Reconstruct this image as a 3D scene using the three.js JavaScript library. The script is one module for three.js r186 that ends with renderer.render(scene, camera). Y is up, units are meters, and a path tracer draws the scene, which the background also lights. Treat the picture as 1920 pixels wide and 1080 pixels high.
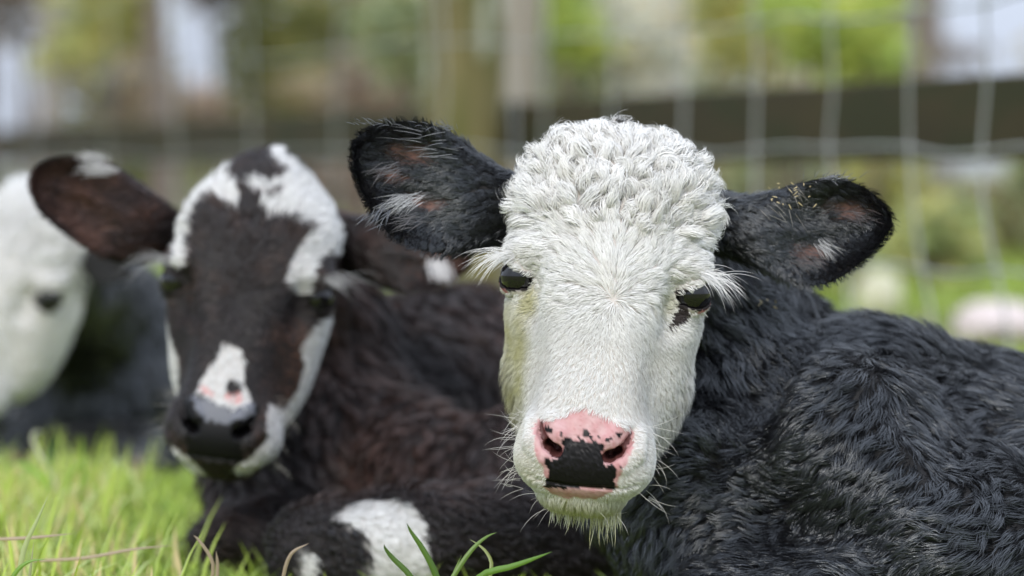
import * as THREE from 'three';
import { ImprovedNoise } from 'three/addons/math/ImprovedNoise.js';
import { mergeGeometries } from 'three/addons/utils/BufferGeometryUtils.js';

// ---------------------------------------------------------------- camera, sky, sun, exposure
const V = (x, y, z) => new THREE.Vector3(x, y, z);
const scene = new THREE.Scene();
const FPX = 6860, EYE = 0.40, FOCUS = 2.92, HORIZON = 308;          // focal length in photo pixels, lens height, metres to the sharp face
const camera = new THREE.PerspectiveCamera(2 * Math.atan(540 / FPX) * 180 / Math.PI, 16 / 9, 0.05, 600);
const PITCH = Math.atan((540 - HORIZON) / FPX);
camera.position.set(0, EYE, 0);
camera.rotation.x = -PITCH;
camera.focus = FOCUS - 0.03;
camera.userData.fStop = 3.9;
camera.updateMatrixWorld(true);

function skyTexture() {                                             // bright even overcast, a little brighter overhead
  const w = 128, h = 64, d = new Float32Array(w * h * 4);
  for (let j = 0; j < h; j++) for (let i = 0; i < w; i++) {
    const up = Math.sin(((j + 0.5) / h - 0.5) * Math.PI), e = Math.max(0, up), l = up < 0 ? 0.4 : 0.62 + 0.86 * e, o = (j * w + i) * 4;
    d[o] = l * 0.87; d[o + 1] = l * 0.97; d[o + 2] = l * 1.16; d[o + 3] = 1;
  }
  const t = new THREE.DataTexture(d, w, h, THREE.RGBAFormat, THREE.FloatType);
  t.mapping = THREE.EquirectangularReflectionMapping; t.magFilter = THREE.LinearFilter; t.needsUpdate = true;
  return t;
}
scene.background = skyTexture();
scene.environment = scene.background;
const sun = new THREE.DirectionalLight(0xfff8ee, 1.5);
sun.position.set(-1.8, 5.2, 3.4);
sun.shadow.radius = 26; sun.castShadow = true; sun.shadow.mapSize.set(2048, 2048);
Object.assign(sun.shadow.camera, { left: -6, right: 6, top: 6, bottom: -6, near: 0.5, far: 40 });
sun.target.position.set(0, 0, -3.5);
scene.add(sun, sun.target);
const renderer = new THREE.WebGLRenderer();
renderer.toneMapping = THREE.LinearToneMapping;
renderer.toneMappingExposure = 1.22;
renderer.shadowMap.enabled = true;

// ---------------------------------------------------------------- helpers
let seed = 7;
const R = () => { seed = (seed + 0x6d2b79f5) | 0; let t = Math.imul(seed ^ (seed >>> 15), 1 | seed); t = (t + Math.imul(t ^ (t >>> 7), 61 | t)) ^ t; return ((t ^ (t >>> 14)) >>> 0) / 4294967296; };
const RR = (a, b) => a + (b - a) * R();
const gauss = () => (R() + R() + R() - 1.5) * 1.4;
const perlin = new ImprovedNoise(), N3 = (x, y, z) => perlin.noise(x + 100.3, y + 57.7, z + 31.1);
const fbm = (x, y, z) => N3(x, y, z) + 0.5 * N3(x * 2.1, y * 2.1, z * 2.1) + 0.25 * N3(x * 4.3, y * 4.3, z * 4.3);
const clamp = (x, a = 0, b = 1) => x < a ? a : x > b ? b : x, lerp = (a, b, t) => a + (b - a) * t;
const sm = (a, b, x) => { const t = clamp((x - a) / (b - a)); return t * t * (3 - 2 * t); };
const hash3 = (x, y, z, k) => { let h = Math.imul(x, 374761393) ^ Math.imul(y, 668265263) ^ Math.imul(z, 2147483647) ^ Math.imul(k, 1274126177); h = Math.imul(h ^ (h >>> 13), 1274126177); h ^= h >>> 16; h = Math.imul(h, 0x85ebca6b); return ((h ^ (h >>> 13)) >>> 0) / 4294967296; };

const camRight = V(1, 0, 0), camUp = V(0, Math.cos(PITCH), -Math.sin(PITCH)), camBack = V(0, Math.sin(PITCH), Math.cos(PITCH));
// photo pixel + metres in front of the lens -> point in the place
const at = (px, py, depth) => V(0, EYE, 0).addScaledVector(camRight, (px - 960) / FPX * depth).addScaledVector(camUp, (540 - py) / FPX * depth).addScaledVector(camBack, -depth);
const UNIT = FOCUS / FPX;                                           // metres of one head unit (0.43 mm)

const names = new Map();
function numbered(n) { const k = names.get(n) ?? 0; names.set(n, k + 1); return k ? n + '_' + String(k).padStart(3, '0') : n; }
function shade(o) { o.traverse((m) => { if (m.isMesh) { m.castShadow = true; m.receiveShadow = true; } }); return o; }
function thing(name, label, category, group) { const g = new THREE.Group(); g.name = numbered(name); g.userData = { label, category }; if (group) g.userData.group = group; scene.add(g); return g; }
function part(name, geometry, material, parent, extra) { const m = new THREE.Mesh(geometry, material); m.name = name; if (extra) Object.assign(m.userData, extra); m.castShadow = m.receiveShadow = true; parent.add(m); return m; }
function top(name, geometry, material, label, category, extra) { const m = new THREE.Mesh(geometry, material); m.name = numbered(name); m.userData = { label, category, ...extra }; m.castShadow = m.receiveShadow = true; scene.add(m); return m; }
const times = (c, k) => [c[0] * k, c[1] * k, c[2] * k];
const mix3 = (a, b, t) => [lerp(a[0], b[0], t), lerp(a[1], b[1], t), lerp(a[2], b[2], t)];
function inPoly(poly, x, y) { let c = false; for (let i = 0, j = poly.length - 1; i < poly.length; j = i++) { const [xi, yi] = poly[i], [xj, yj] = poly[j]; if ((yi > y) !== (yj > y) && x < (xj - xi) * (y - yi) / (yj - yi) + xi) c = !c; } return c; }

// signed-distance pieces
const smin = (a, b, k) => { const h = Math.max(k - Math.abs(a - b), 0) / k; return Math.min(a, b) - h * h * k * 0.25; };
const smax = (a, b, k) => -smin(-a, -b, k);
function cone(px, py, pz, c) {                                      // tapered capsule c = [ax,ay,az,ra,bx,by,bz,rb]
  const bx = c[4] - c[0], by = c[5] - c[1], bz = c[6] - c[2], qx = px - c[0], qy = py - c[1], qz = pz - c[2];
  const h = clamp((qx * bx + qy * by + qz * bz) / (bx * bx + by * by + bz * bz + 1e-9));
  return Math.hypot(qx - bx * h, qy - by * h, qz - bz * h) - (c[3] + (c[7] - c[3]) * h);
}
function ell(px, py, pz, e) {                                       // ellipsoid e = [x,y,z,rx,ry,rz]
  const x = (px - e[0]) / e[3], y = (py - e[1]) / e[4], z = (pz - e[2]) / e[5], k0 = Math.hypot(x, y, z), k1 = Math.hypot(x / e[3], y / e[4], z / e[5]);
  return k1 < 1e-9 ? -Math.min(e[3], e[4], e[5]) : k0 * (k0 - 1) / k1;
}
function surfaceNets(f, lo, hi, cell) {
  const n = [0, 1, 2].map((i) => Math.ceil((hi[i] - lo[i]) / cell) + 1), [nx, ny, nz] = n, val = new Float32Array(nx * ny * nz), id = new Int32Array(nx * ny * nz).fill(-1);
  for (let k = 0, o = 0; k < nz; k++) for (let j = 0; j < ny; j++) for (let i = 0; i < nx; i++, o++) val[o] = f(lo[0] + i * cell, lo[1] + j * cell, lo[2] + k * cell);
  const pos = [], nor = [], idx = [], sx = 1, sy = nx, sz = nx * ny, off = [0, sx, sy, sx + sy, sz, sx + sz, sy + sz, sx + sy + sz];
  const edges = [[0, 1], [0, 2], [0, 4], [1, 3], [1, 5], [2, 3], [2, 6], [3, 7], [4, 5], [4, 6], [5, 7], [6, 7]], e = cell * 0.5;
  for (let k = 0; k < nz - 1; k++) for (let j = 0; j < ny - 1; j++) for (let i = 0; i < nx - 1; i++) {
    const o = i + j * sy + k * sz; let m = 0;
    for (let c = 0; c < 8; c++) if (val[o + off[c]] < 0) m |= 1 << c;
    if (m === 0 || m === 255) continue;
    let x = 0, y = 0, z = 0, q = 0;
    for (const [a, b] of edges) if (((m >> a) & 1) !== ((m >> b) & 1)) {
      const t = val[o + off[a]] / (val[o + off[a]] - val[o + off[b]]);
      x += lerp(a & 1, b & 1, t); y += lerp((a >> 1) & 1, (b >> 1) & 1, t); z += lerp(a >> 2, b >> 2, t); q++;
    }
    const X = lo[0] + (i + x / q) * cell, Y = lo[1] + (j + y / q) * cell, Z = lo[2] + (k + z / q) * cell;
    id[o] = pos.length / 3; pos.push(X, Y, Z);
    const gx = f(X + e, Y, Z) - f(X - e, Y, Z), gy = f(X, Y + e, Z) - f(X, Y - e, Z), gz = f(X, Y, Z + e) - f(X, Y, Z - e), l = Math.hypot(gx, gy, gz) || 1;
    nor.push(gx / l, gy / l, gz / l);
  }
  for (let k = 1; k < nz - 1; k++) for (let j = 1; j < ny - 1; j++) for (let i = 1; i < nx - 1; i++) {
    const o = i + j * sy + k * sz, s = val[o] < 0;
    const quad = (p, q2, r, t, flip) => { if (p < 0 || q2 < 0 || r < 0 || t < 0) return; flip ? idx.push(p, r, q2, q2, r, t) : idx.push(p, q2, r, q2, t, r); };
    if (s !== (val[o + sx] < 0)) quad(id[o - sy - sz], id[o - sz], id[o - sy], id[o], !s);
    if (s !== (val[o + sy] < 0)) quad(id[o - sx - sz], id[o - sz], id[o - sx], id[o], s);
    if (s !== (val[o + sz] < 0)) quad(id[o - sx - sy], id[o - sy], id[o - sx], id[o], !s);
  }
  return { pos, nor, idx };
}
function toGeometry(m, color) {
  const g = new THREE.BufferGeometry();
  g.setAttribute('position', new THREE.BufferAttribute(Float32Array.from(m.pos), 3));
  g.setAttribute('normal', new THREE.BufferAttribute(Float32Array.from(m.nor), 3));
  g.setAttribute('color', new THREE.BufferAttribute(Float32Array.from(color), 3));
  g.setIndex(new THREE.BufferAttribute(Uint32Array.from(m.idx), 1));
  return g;
}

// ---------------------------------------------------------------- hair: tapered ribbons with rounded normals, gathered into locks
class Hair {
  constructor() { this.p = []; this.n = []; this.c = []; this.i = []; }
  strand(pts, nx, ny, nz, width, col, tipCol = col) {               // pts: flat xyz list of the centre line
    const k = pts.length / 3, base = this.p.length / 3;
    for (let s = 0; s < k; s++) {
      const a = Math.max(0, s - 1) * 3, b = Math.min(k - 1, s + 1) * 3;
      let tx = pts[b] - pts[a], ty = pts[b + 1] - pts[a + 1], tz = pts[b + 2] - pts[a + 2], l = Math.hypot(tx, ty, tz) || 1; tx /= l; ty /= l; tz /= l;
      let cx = ty * nz - tz * ny, cy = tz * nx - tx * nz, cz = tx * ny - ty * nx; l = Math.hypot(cx, cy, cz) || 1; cx /= l; cy /= l; cz /= l;
      const ux = cy * tz - cz * ty, uy = cz * tx - cx * tz, uz = cx * ty - cy * tx, f = s / (k - 1), w = width * 0.5 * (0.75 + 0.25 * Math.sin(Math.PI * f)) * (1 - f * f * f), o = s * 3;
      const col2 = [lerp(col[0], tipCol[0], f), lerp(col[1], tipCol[1], f), lerp(col[2], tipCol[2], f)];
      if (s === k - 1) { this.p.push(pts[o], pts[o + 1], pts[o + 2]); this.n.push(ux, uy, uz); this.c.push(...col2); break; }
      for (const q of [-1, 1]) {
        this.p.push(pts[o] + cx * w * q, pts[o + 1] + cy * w * q, pts[o + 2] + cz * w * q);
        this.n.push(ux * 0.78 + cx * q * 0.62, uy * 0.78 + cy * q * 0.62, uz * 0.78 + cz * q * 0.62);
        this.c.push(...col2);
      }
    }
    for (let s = 0; s < k - 2; s++) { const a = base + s * 2; this.i.push(a, a + 1, a + 2, a + 1, a + 3, a + 2); }
    const a = base + (k - 2) * 2; this.i.push(a, a + 1, a + 2);
  }
  geometry() { return toGeometry({ pos: this.p, nor: this.n, idx: this.i }, this.c); }
}
// lock centre near a point: nearest jittered cell point
const lockOut = { x: 0, y: 0, z: 0, h: 0, h2: 0, h3: 0 };
function lockNear(x, y, z, size) {
  const gx = Math.floor(x / size), gy = Math.floor(y / size), gz = Math.floor(z / size); let best = 1e9;
  for (let i = -1; i <= 1; i++) for (let j = -1; j <= 1; j++) for (let k = -1; k <= 1; k++) {
    const a = gx + i, b = gy + j, c = gz + k, px = (a + hash3(a, b, c, 1)) * size, py = (b + hash3(a, b, c, 2)) * size, pz = (c + hash3(a, b, c, 3)) * size, d = (px - x) ** 2 + (py - y) ** 2 + (pz - z) ** 2;
    if (d < best) { best = d; lockOut.x = px; lockOut.y = py; lockOut.z = pz; lockOut.h = hash3(a, b, c, 4); lockOut.h2 = hash3(a, b, c, 5); lockOut.h3 = hash3(a, b, c, 6); }
  }
  return lockOut;
}
/* look(x,y,z,nx,ny,nz) -> null or { d:[flow], len, lift, width, col, lock, pull, curl, wave, seg, droop } ; weight(vertex number) -> relative number of hairs per area */
function growHair(mesh, count, weight, look, hair = new Hair()) {
  const { pos, nor, idx } = mesh, w = [], q = V(), ax = V(), d = V();
  let total = 0;
  for (let t = 0; t < idx.length; t += 3) {
    const a = idx[t] * 3, b = idx[t + 1] * 3, c = idx[t + 2] * 3;
    const ux = pos[b] - pos[a], uy = pos[b + 1] - pos[a + 1], uz = pos[b + 2] - pos[a + 2], vx = pos[c] - pos[a], vy = pos[c + 1] - pos[a + 1], vz = pos[c + 2] - pos[a + 2];
    const area = Math.hypot(uy * vz - uz * vy, uz * vx - ux * vz, ux * vy - uy * vx) / 2, g = area * (weight(idx[t]) + weight(idx[t + 1]) + weight(idx[t + 2])) / 3;
    w.push(g); total += g;
  }
  let carry = R();
  for (let t = 0; t < w.length; t++) {
    carry += w[t] / total * count;
    while (carry >= 1) {
      carry -= 1;
      let u = R(), v = R(); if (u + v > 1) { u = 1 - u; v = 1 - v; }
      const A = idx[t * 3] * 3, B = idx[t * 3 + 1] * 3, C = idx[t * 3 + 2] * 3, s = 1 - u - v, mixc = (arr, o) => arr[A + o] * s + arr[B + o] * u + arr[C + o] * v;
      const x = mixc(pos, 0), y = mixc(pos, 1), z = mixc(pos, 2);
      let nx = mixc(nor, 0), ny = mixc(nor, 1), nz = mixc(nor, 2); const nl = Math.hypot(nx, ny, nz) || 1; nx /= nl; ny /= nl; nz /= nl;
      const o = look(x, y, z, nx, ny, nz); if (!o) continue;
      const lk = lockNear(x, y, z, o.lock ?? 0.008), seg = o.seg ?? 4, len = o.len * RR(0.75, 1.15), step = len / seg;
      d.set(o.d[0], o.d[1], o.d[2]); const dn = d.x * nx + d.y * ny + d.z * nz; d.x -= nx * dn; d.y -= ny * dn; d.z -= nz * dn; d.normalize();
      const jit = (o.jit ?? 0.18), spread = (lk.h - 0.5) * (o.turn ?? 0.7) + gauss() * jit;      // each lock lies a little differently
      ax.set(nx, ny, nz); d.applyAxisAngle(ax, spread);
      const lift = o.lift * (0.6 + 0.8 * lk.h2) + gauss() * jit * 0.6;
      q.set(d.x + nx * lift, d.y + ny * lift, d.z + nz * lift).normalize();
      const curl = (o.curl ?? 0) * (0.6 + 0.8 * lk.h3) / seg, side = lk.h * Math.PI * 2;
      ax.set(ny * d.z - nz * d.y, nz * d.x - nx * d.z, nx * d.y - ny * d.x).normalize();          // across the flow
      if (o.curl) { ax.addScaledVector(d, Math.cos(side) * 0.9); ax.x += nx * Math.sin(side) * 0.8; ax.y += ny * Math.sin(side) * 0.8; ax.z += nz * Math.sin(side) * 0.8; ax.normalize(); }
      const size = o.lock ?? 0.008, rx = (x - lk.x) / size, ry = (y - lk.y) / size, rz = (z - lk.z) / size, rd = Math.min(1, Math.hypot(rx, ry, rz) * 1.25), mound = (o.mound ?? 0) * (1 - rd * rd), bow = o.bow ?? 0;
      let mx = nx + rx * bow, my = ny + ry * bow, mz = nz + rz * bow; { const l = Math.hypot(mx, my, mz) || 1; mx /= l; my /= l; mz /= l; }
      const pts = [x - nx * 0.0006, y - ny * 0.0006, z - nz * 0.0006]; let X = x + nx * mound, Y = y + ny * mound, Z = z + nz * mound; const wave = o.wave ?? 0, cx = ny * d.z - nz * d.y, cy = nz * d.x - nx * d.z, cz = nx * d.y - ny * d.x;
      const pull = o.pull ?? 0.5, droop = o.droop ?? 0.25;
      for (let k = 1; k <= seg; k++) {
        X += q.x * step; Y += q.y * step; Z += q.z * step;
        if (o.curl) q.applyAxisAngle(ax, curl); else { q.x -= nx * lift * droop; q.y -= ny * lift * droop; q.z -= nz * lift * droop; q.normalize(); }
        const f = k / seg, p = pull * f * Math.min(1, f + 0.3), wv = wave * Math.sin(f * (o.turns ?? 1) * 6.28 + lk.h3 * 6.28) * f;
        let ex = (lk.x - x), ey = (lk.y - y), ez = (lk.z - z); const en = ex * nx + ey * ny + ez * nz; ex -= nx * en; ey -= ny * en; ez -= nz * en;
        pts.push(X + ex * p + cx * wv, Y + ey * p + cy * wv, Z + ez * p + cz * wv);
      }
      const tone = 1 + (lk.h2 - 0.5) * (o.tone ?? 0.15) + (R() - 0.5) * (o.tone ?? 0.15);
      hair.strand(pts, mx, my, mz, (o.width ?? 0.0006) * RR(0.7, 1.3), [o.col[0] * tone, o.col[1] * tone, o.col[2] * tone]);
    }
  }
  return hair;
}
// ---------------------------------------------------------------- ground
function noiseTexture(n, fn, srgb) { const d = new Uint8Array(n * n * 4); for (let j = 0; j < n; j++) for (let i = 0; i < n; i++) { const c = fn(i / n, j / n), o = (j * n + i) * 4; for (let k = 0; k < 3; k++) d[o + k] = clamp(c[k]) * 255; d[o + 3] = 255; } const t = new THREE.DataTexture(d, n, n); t.wrapS = t.wrapT = THREE.RepeatWrapping; t.magFilter = THREE.LinearFilter; if (srgb) t.colorSpace = THREE.SRGBColorSpace; t.needsUpdate = true; return t; }
const tileNoise = (u, v, f, k) => { const a = u * 2 * Math.PI, b = v * 2 * Math.PI, r = f / 6.28; return N3(Math.cos(a) * r + k, Math.sin(a) * r + Math.cos(b) * r, Math.sin(b) * r + k * 2); };
{
  const n = 150, g = new THREE.BufferGeometry(), pos = [], uv = [], col = [], idx = [], warp = (t) => Math.sign(t) * (Math.abs(t) * 14 + Math.pow(Math.abs(t), 5) * 240);
  for (let j = 0; j <= n; j++) for (let i = 0; i <= n; i++) {
    const x = warp(i / n * 2 - 1), z = warp(j / n * 2 - 1) - 9, d = -z;
    pos.push(x, 0, z); uv.push(x / 1.7, z / 1.7);
    const litter = sm(-0.15, 0.45, fbm(x * 0.55, 3, z * 0.32) + (d > 9 ? 0.12 : -0.5)), soil = sm(0.2, 0.6, N3(x * 0.8, 9, z * 0.6));
    col.push(...mix3(mix3([0.24, 0.30, 0.07], [0.36, 0.37, 0.13], clamp(0.5 + N3(x * 2, 1, z * 2))), mix3([0.44, 0.37, 0.25], [0.54, 0.45, 0.38], soil), litter));
  }
  for (let j = 0; j < n; j++) for (let i = 0; i < n; i++) { const p = j * (n + 1) + i; idx.push(p, p + n + 1, p + 1, p + 1, p + n + 1, p + n + 2); }
  g.setAttribute('position', new THREE.Float32BufferAttribute(pos, 3)); g.setAttribute('uv', new THREE.Float32BufferAttribute(uv, 2)); g.setAttribute('color', new THREE.Float32BufferAttribute(col, 3)); g.setIndex(idx); g.computeVertexNormals();
  const t = noiseTexture(512, (u, v) => { const s = 0.72 + 0.3 * tileNoise(u, v, 30, 1) + 0.3 * tileNoise(u, v, 90, 5), y = 0.1 * tileNoise(u, v, 60, 9); return [s + y, s, s - y]; }, true);
  top('ground', g, new THREE.MeshStandardMaterial({ name: 'turf_soil', vertexColors: true, map: t, roughness: 1, bumpMap: t, bumpScale: 0.02 }), 'grassy ground with bare leaf litter beyond the fence', 'ground', { kind: 'structure' });
}

// ---------------------------------------------------------------- fence: rails run away from the right, square wire on the near side
const fenceDepth = (px) => 825 / (58 + 92 * px / 1920);
const fenceAt = (px, y = 0) => { const p = at(px, HORIZON, fenceDepth(px)); p.y = y; return p; };
const fenceDir = fenceAt(0).sub(fenceAt(1920)).normalize(), fenceOut = V(fenceDir.z, 0, -fenceDir.x); if (fenceOut.z < 0) fenceOut.negate();   // towards the lens
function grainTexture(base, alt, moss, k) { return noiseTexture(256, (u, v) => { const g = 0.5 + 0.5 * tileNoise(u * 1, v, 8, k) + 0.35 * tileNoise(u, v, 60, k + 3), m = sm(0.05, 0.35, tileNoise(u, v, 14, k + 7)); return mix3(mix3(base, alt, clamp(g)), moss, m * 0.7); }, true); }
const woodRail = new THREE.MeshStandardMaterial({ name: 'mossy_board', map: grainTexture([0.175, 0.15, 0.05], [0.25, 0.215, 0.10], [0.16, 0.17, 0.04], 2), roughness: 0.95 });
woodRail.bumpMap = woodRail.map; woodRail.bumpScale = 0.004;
function plank(a, b, h, thick) {                                     // board from a to b (lower edge), slightly uneven, rounded arris
  const S = 40, len = a.distanceTo(b), dir = b.clone().sub(a).normalize(), sec = [[0, 0.006], [0.006, 0], [thick - 0.006, 0], [thick, 0.006], [thick, h - 0.006], [thick - 0.006, h], [0.006, h], [0, h - 0.006]], pos = [], uv = [], idx = [];
  for (let i = 0; i <= S; i++) { const s = i / S * len, sag = 0.006 * N3(s * 0.8, a.x, 2); for (let k = 0; k <= 8; k++) { const [u, v] = sec[k % 8], p = a.clone().addScaledVector(dir, s).addScaledVector(fenceOut, u - thick + 0.003 * N3(s * 2, v * 20, 5)); pos.push(p.x, p.y + v + sag, p.z); uv.push(s * 0.35, k / 8); } }
  for (let i = 0; i < S; i++) for (let k = 0; k < 8; k++) { const p = i * 9 + k; idx.push(p, p + 9, p + 1, p + 1, p + 9, p + 10); }
  for (const [o, flip] of [[0, 1], [S * 9, 0]]) for (let k = 1; k < 7; k++) flip ? idx.push(o, o + k, o + k + 1) : idx.push(o, o + k + 1, o + k);
  const g = new THREE.BufferGeometry(); g.setAttribute('position', new THREE.Float32BufferAttribute(pos, 3)); g.setAttribute('uv', new THREE.Float32BufferAttribute(uv, 2)); g.setIndex(idx); g.computeVertexNormals(); return g;
}
const POST = 872;
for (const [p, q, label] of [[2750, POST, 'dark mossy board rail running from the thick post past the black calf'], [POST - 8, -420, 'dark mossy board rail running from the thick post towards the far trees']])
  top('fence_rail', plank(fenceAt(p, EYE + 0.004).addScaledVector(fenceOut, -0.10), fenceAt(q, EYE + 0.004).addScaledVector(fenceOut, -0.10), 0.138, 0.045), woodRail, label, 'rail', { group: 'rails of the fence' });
{
  const S = 60, T = 30, pos = [], uv = [], col = [], idx = [], c = fenceAt(POST), r = 0.088;
  for (let j = 0; j <= S; j++) for (let i = 0; i <= T; i++) {
    const t = i / T * 2 * Math.PI, y = j / S * 1.7 - 0.05, rr = r * (1 + 0.05 * N3(Math.cos(t) * 1.5, y * 1.2, Math.sin(t) * 1.5) + 0.02 * N3(Math.cos(t) * 9, y * 2, Math.sin(t) * 9));
    pos.push(c.x + Math.cos(t) * rr, y, c.z + Math.sin(t) * rr); uv.push(i / T, y);
    const n = fbm(Math.cos(t) * 1.7 + 3, y * 1.6, Math.sin(t) * 1.7), moss = sm(0.0, 0.4, N3(Math.cos(t) * 1.2 + 8, y * 2.4, Math.sin(t) * 1.2)), lich = sm(0.30, 0.42, N3(Math.cos(t) * 2.2 + 5.2, y * 5.2 + 0.35, Math.sin(t) * 2.2));
    col.push(...mix3(mix3(mix3([0.12, 0.105, 0.035], [0.24, 0.20, 0.09], clamp(0.5 + n)), [0.10, 0.105, 0.025], moss), [0.5, 0.5, 0.4], lich));
  }
  for (let j = 0; j < S; j++) for (let i = 0; i < T; i++) { const p = j * (T + 1) + i; idx.push(p, p + T + 1, p + 1, p + 1, p + T + 1, p + T + 2); }
  const m = pos.length / 3; pos.push(c.x, 1.67, c.z); uv.push(0.5, 0); col.push(0.2, 0.18, 0.12); for (let i = 0; i < T; i++) idx.push(S * (T + 1) + i, m, S * (T + 1) + i + 1);
  const g = new THREE.BufferGeometry(); g.setAttribute('position', new THREE.Float32BufferAttribute(pos, 3)); g.setAttribute('uv', new THREE.Float32BufferAttribute(uv, 2)); g.setAttribute('color', new THREE.Float32BufferAttribute(col, 3)); g.setIndex(idx); g.computeVertexNormals();
  const post = top('fence_post', g, new THREE.MeshStandardMaterial({ name: 'weathered_post', vertexColors: true, roughness: 0.95 }), 'thick round weathered fence post with moss and pale lichen behind the black ear', 'fence post', { group: 'posts of the fence' });
  const next = post.clone(), shift = fenceAt(2700).sub(c); next.name = numbered('fence_post'); next.position.set(shift.x, 0, shift.z); next.userData = { label: 'round weathered fence post at the near end of the board rail', category: 'fence post', group: 'posts of the fence' }; scene.add(next);
}
{
  const wire = thing('wire_fence', 'bent galvanised square wire mesh stretched in front of the board rails', 'wire fence');
  const zinc = new THREE.MeshStandardMaterial({ name: 'galvanised_wire', color: new THREE.Color(0.36, 0.37, 0.35), roughness: 0.55, metalness: 0.3 });
  const near = (px, y) => fenceAt(px, y).addScaledVector(fenceOut, 0.115), rise = (px) => 0.030 * sm(1300, 500, px);
  const levels = [0.46, 0.238, 0.022, -0.158, -0.30], stays = [2130, 1978, 1831, 1677, 1532, 1394, 1263, 1126, 1063, 920, 715, 548, 405, 268, 120, -40];
  const knot = (px, k) => near(px + (k > 2 ? (k - 2) * 30 * sm(900, 1700, px) : 0) + 20 * N3(px * 0.37, k * 3.1, 1), EYE + levels[k] + rise(px) * (k < 2 ? 1.6 : 0.3) + 0.014 * N3(px * 0.013, k * 7, 4));
  const R_W = 0.0027;
  levels.forEach((_, k) => { const pts = []; for (let i = 0; i < stays.length; i++) { const p = knot(stays[i], k); pts.push(p); if (i + 1 < stays.length) { const q = knot(stays[i + 1], k).lerp(p, 0.5); q.y += 0.008 * Math.sin(i * 2.3 + k); pts.push(q); } } part('line_wire', new THREE.TubeGeometry(new THREE.CatmullRomCurve3(pts), 160, R_W, 6), zinc, wire); });
  for (const px of stays) {
    const pts = []; for (let k = 0; k < levels.length; k++) { const p = knot(px, k); pts.push(p); if (k + 1 < levels.length) { const q = knot(px, k + 1).lerp(p, 0.5); q.x += 0.016 * N3(px * 0.7, k, 3); pts.push(q); } }
    part('stay_wire', new THREE.TubeGeometry(new THREE.CatmullRomCurve3(pts), 40, R_W, 6), zinc, wire);
    for (let k = 0; k < levels.length; k++) { const p = knot(px, k), g = new THREE.TorusGeometry(R_W * 1.5, R_W * 0.9, 6, 10); g.scale(1, 1, 2.4); const m = part('wire_knot', g, zinc, wire); m.position.copy(p); m.lookAt(p.clone().add(fenceDir)); m.rotation.z += px; }
  }
}

// ---------------------------------------------------------------- thicket, trees and stones beyond the fence
const barkMat = (c) => new THREE.MeshStandardMaterial({ name: 'bark', color: new THREE.Color(...c), roughness: 0.95 });
const leafMats = new Map();
const leafMat = (c) => { const k = c.join(); if (!leafMats.has(k)) leafMats.set(k, new THREE.MeshPhysicalMaterial({ name: 'leaf', color: new THREE.Color(...c), vertexColors: true, roughness: 0.9, transmission: 0.55, thickness: 0, specularIntensity: 0.3 })); return leafMats.get(k); };
function leafCloud(n, fill, size) {                                  // kite-shaped leaves, folded along the rib
  const pos = [], nor = [], col = [], idx = [], q = new THREE.Quaternion(), e = new THREE.Euler();
  for (let i = 0; i < n; i++) {
    const p = fill(); if (!p) continue;
    q.setFromEuler(e.set(RR(-1.2, 1.2), RR(0, 6.28), RR(-1.2, 1.2)));
    const s = size * RR(0.6, 1.3), b = pos.length / 3, t = RR(0.7, 1.25), y = RR(0.85, 1.15), nn = V(0, 1, 0).applyQuaternion(q);
    for (const [x, h, z] of [[0, 0, 0], [-0.3, 0.1, 0.5], [0, 0, 1.1], [0.3, 0.1, 0.5]]) { const v = V(x * s, h * s, z * s).applyQuaternion(q).add(p); pos.push(v.x, v.y, v.z); nor.push(nn.x, nn.y, nn.z); col.push(t * y, t, t * (2 - y)); }
    idx.push(b, b + 1, b + 2, b, b + 2, b + 3);
  }
  return toGeometry({ pos, nor, idx }, col);
}
function stem(p, q, r0, r1, bend = 0.1) { const m = p.clone().lerp(q, 0.5).add(V(RR(-bend, bend), 0, RR(-bend, bend))), c = new THREE.CatmullRomCurve3([p, m, q]), g = new THREE.TubeGeometry(c, 12, 1, 9), a = g.attributes.position, o = V(); for (let i = 0; i <= 12; i++) { const s = c.getPoint(i / 12), r = lerp(r0, r1, i / 12); for (let k = 0; k <= 9; k++) { const j = i * 10 + k; o.fromBufferAttribute(a, j).sub(s).multiplyScalar(r * (1 + 0.12 * N3(k * 0.8, i * 0.6, p.x))).add(s); a.setXYZ(j, o.x, o.y, o.z); } } g.computeVertexNormals(); g.deleteAttribute('uv'); return g; }
function bush(px, py, depth, rx, ry, col, label, leaves = 420, size = 0.07, kind = 'bush') {
  const c = at(px, py, depth), X = rx / FPX * depth, Y = ry / FPX * depth, base = V(c.x, 0, c.z), b = thing(kind, label, kind === 'bush' ? 'bush' : 'plant', 'undergrowth beyond the fence');
  const clumps = Array.from({ length: 9 }, () => [RR(-0.75, 0.75), RR(-0.9, 0.8), RR(-0.7, 0.7), RR(0.25, 0.5)]); leaves = Math.round(leaves * 1.2);
  part('foliage', leafCloud(leaves, () => { const [x, y, z, r] = clumps[Math.floor(R() * 9)], p = V(c.x + (x + gauss() * r) * X, c.y + (y + gauss() * r) * Y, c.z + (z + gauss() * r) * X); return p.y < 0.01 ? null : p; }, size), leafMat(col), b, { kind: 'stuff' });
  for (let k = 0; k < 5; k++) { const [x, y, z] = clumps[k], q = V(c.x + x * X, Math.max(0.12, c.y + y * Y), c.z + z * X); part('stem', stem(base.clone().add(V(RR(-0.06, 0.06), -0.02, RR(-0.06, 0.06))), q, 0.012, 0.004, 0.08), stemMat, b); }
}
const stemMat = barkMat([0.17, 0.13, 0.10]);
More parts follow.
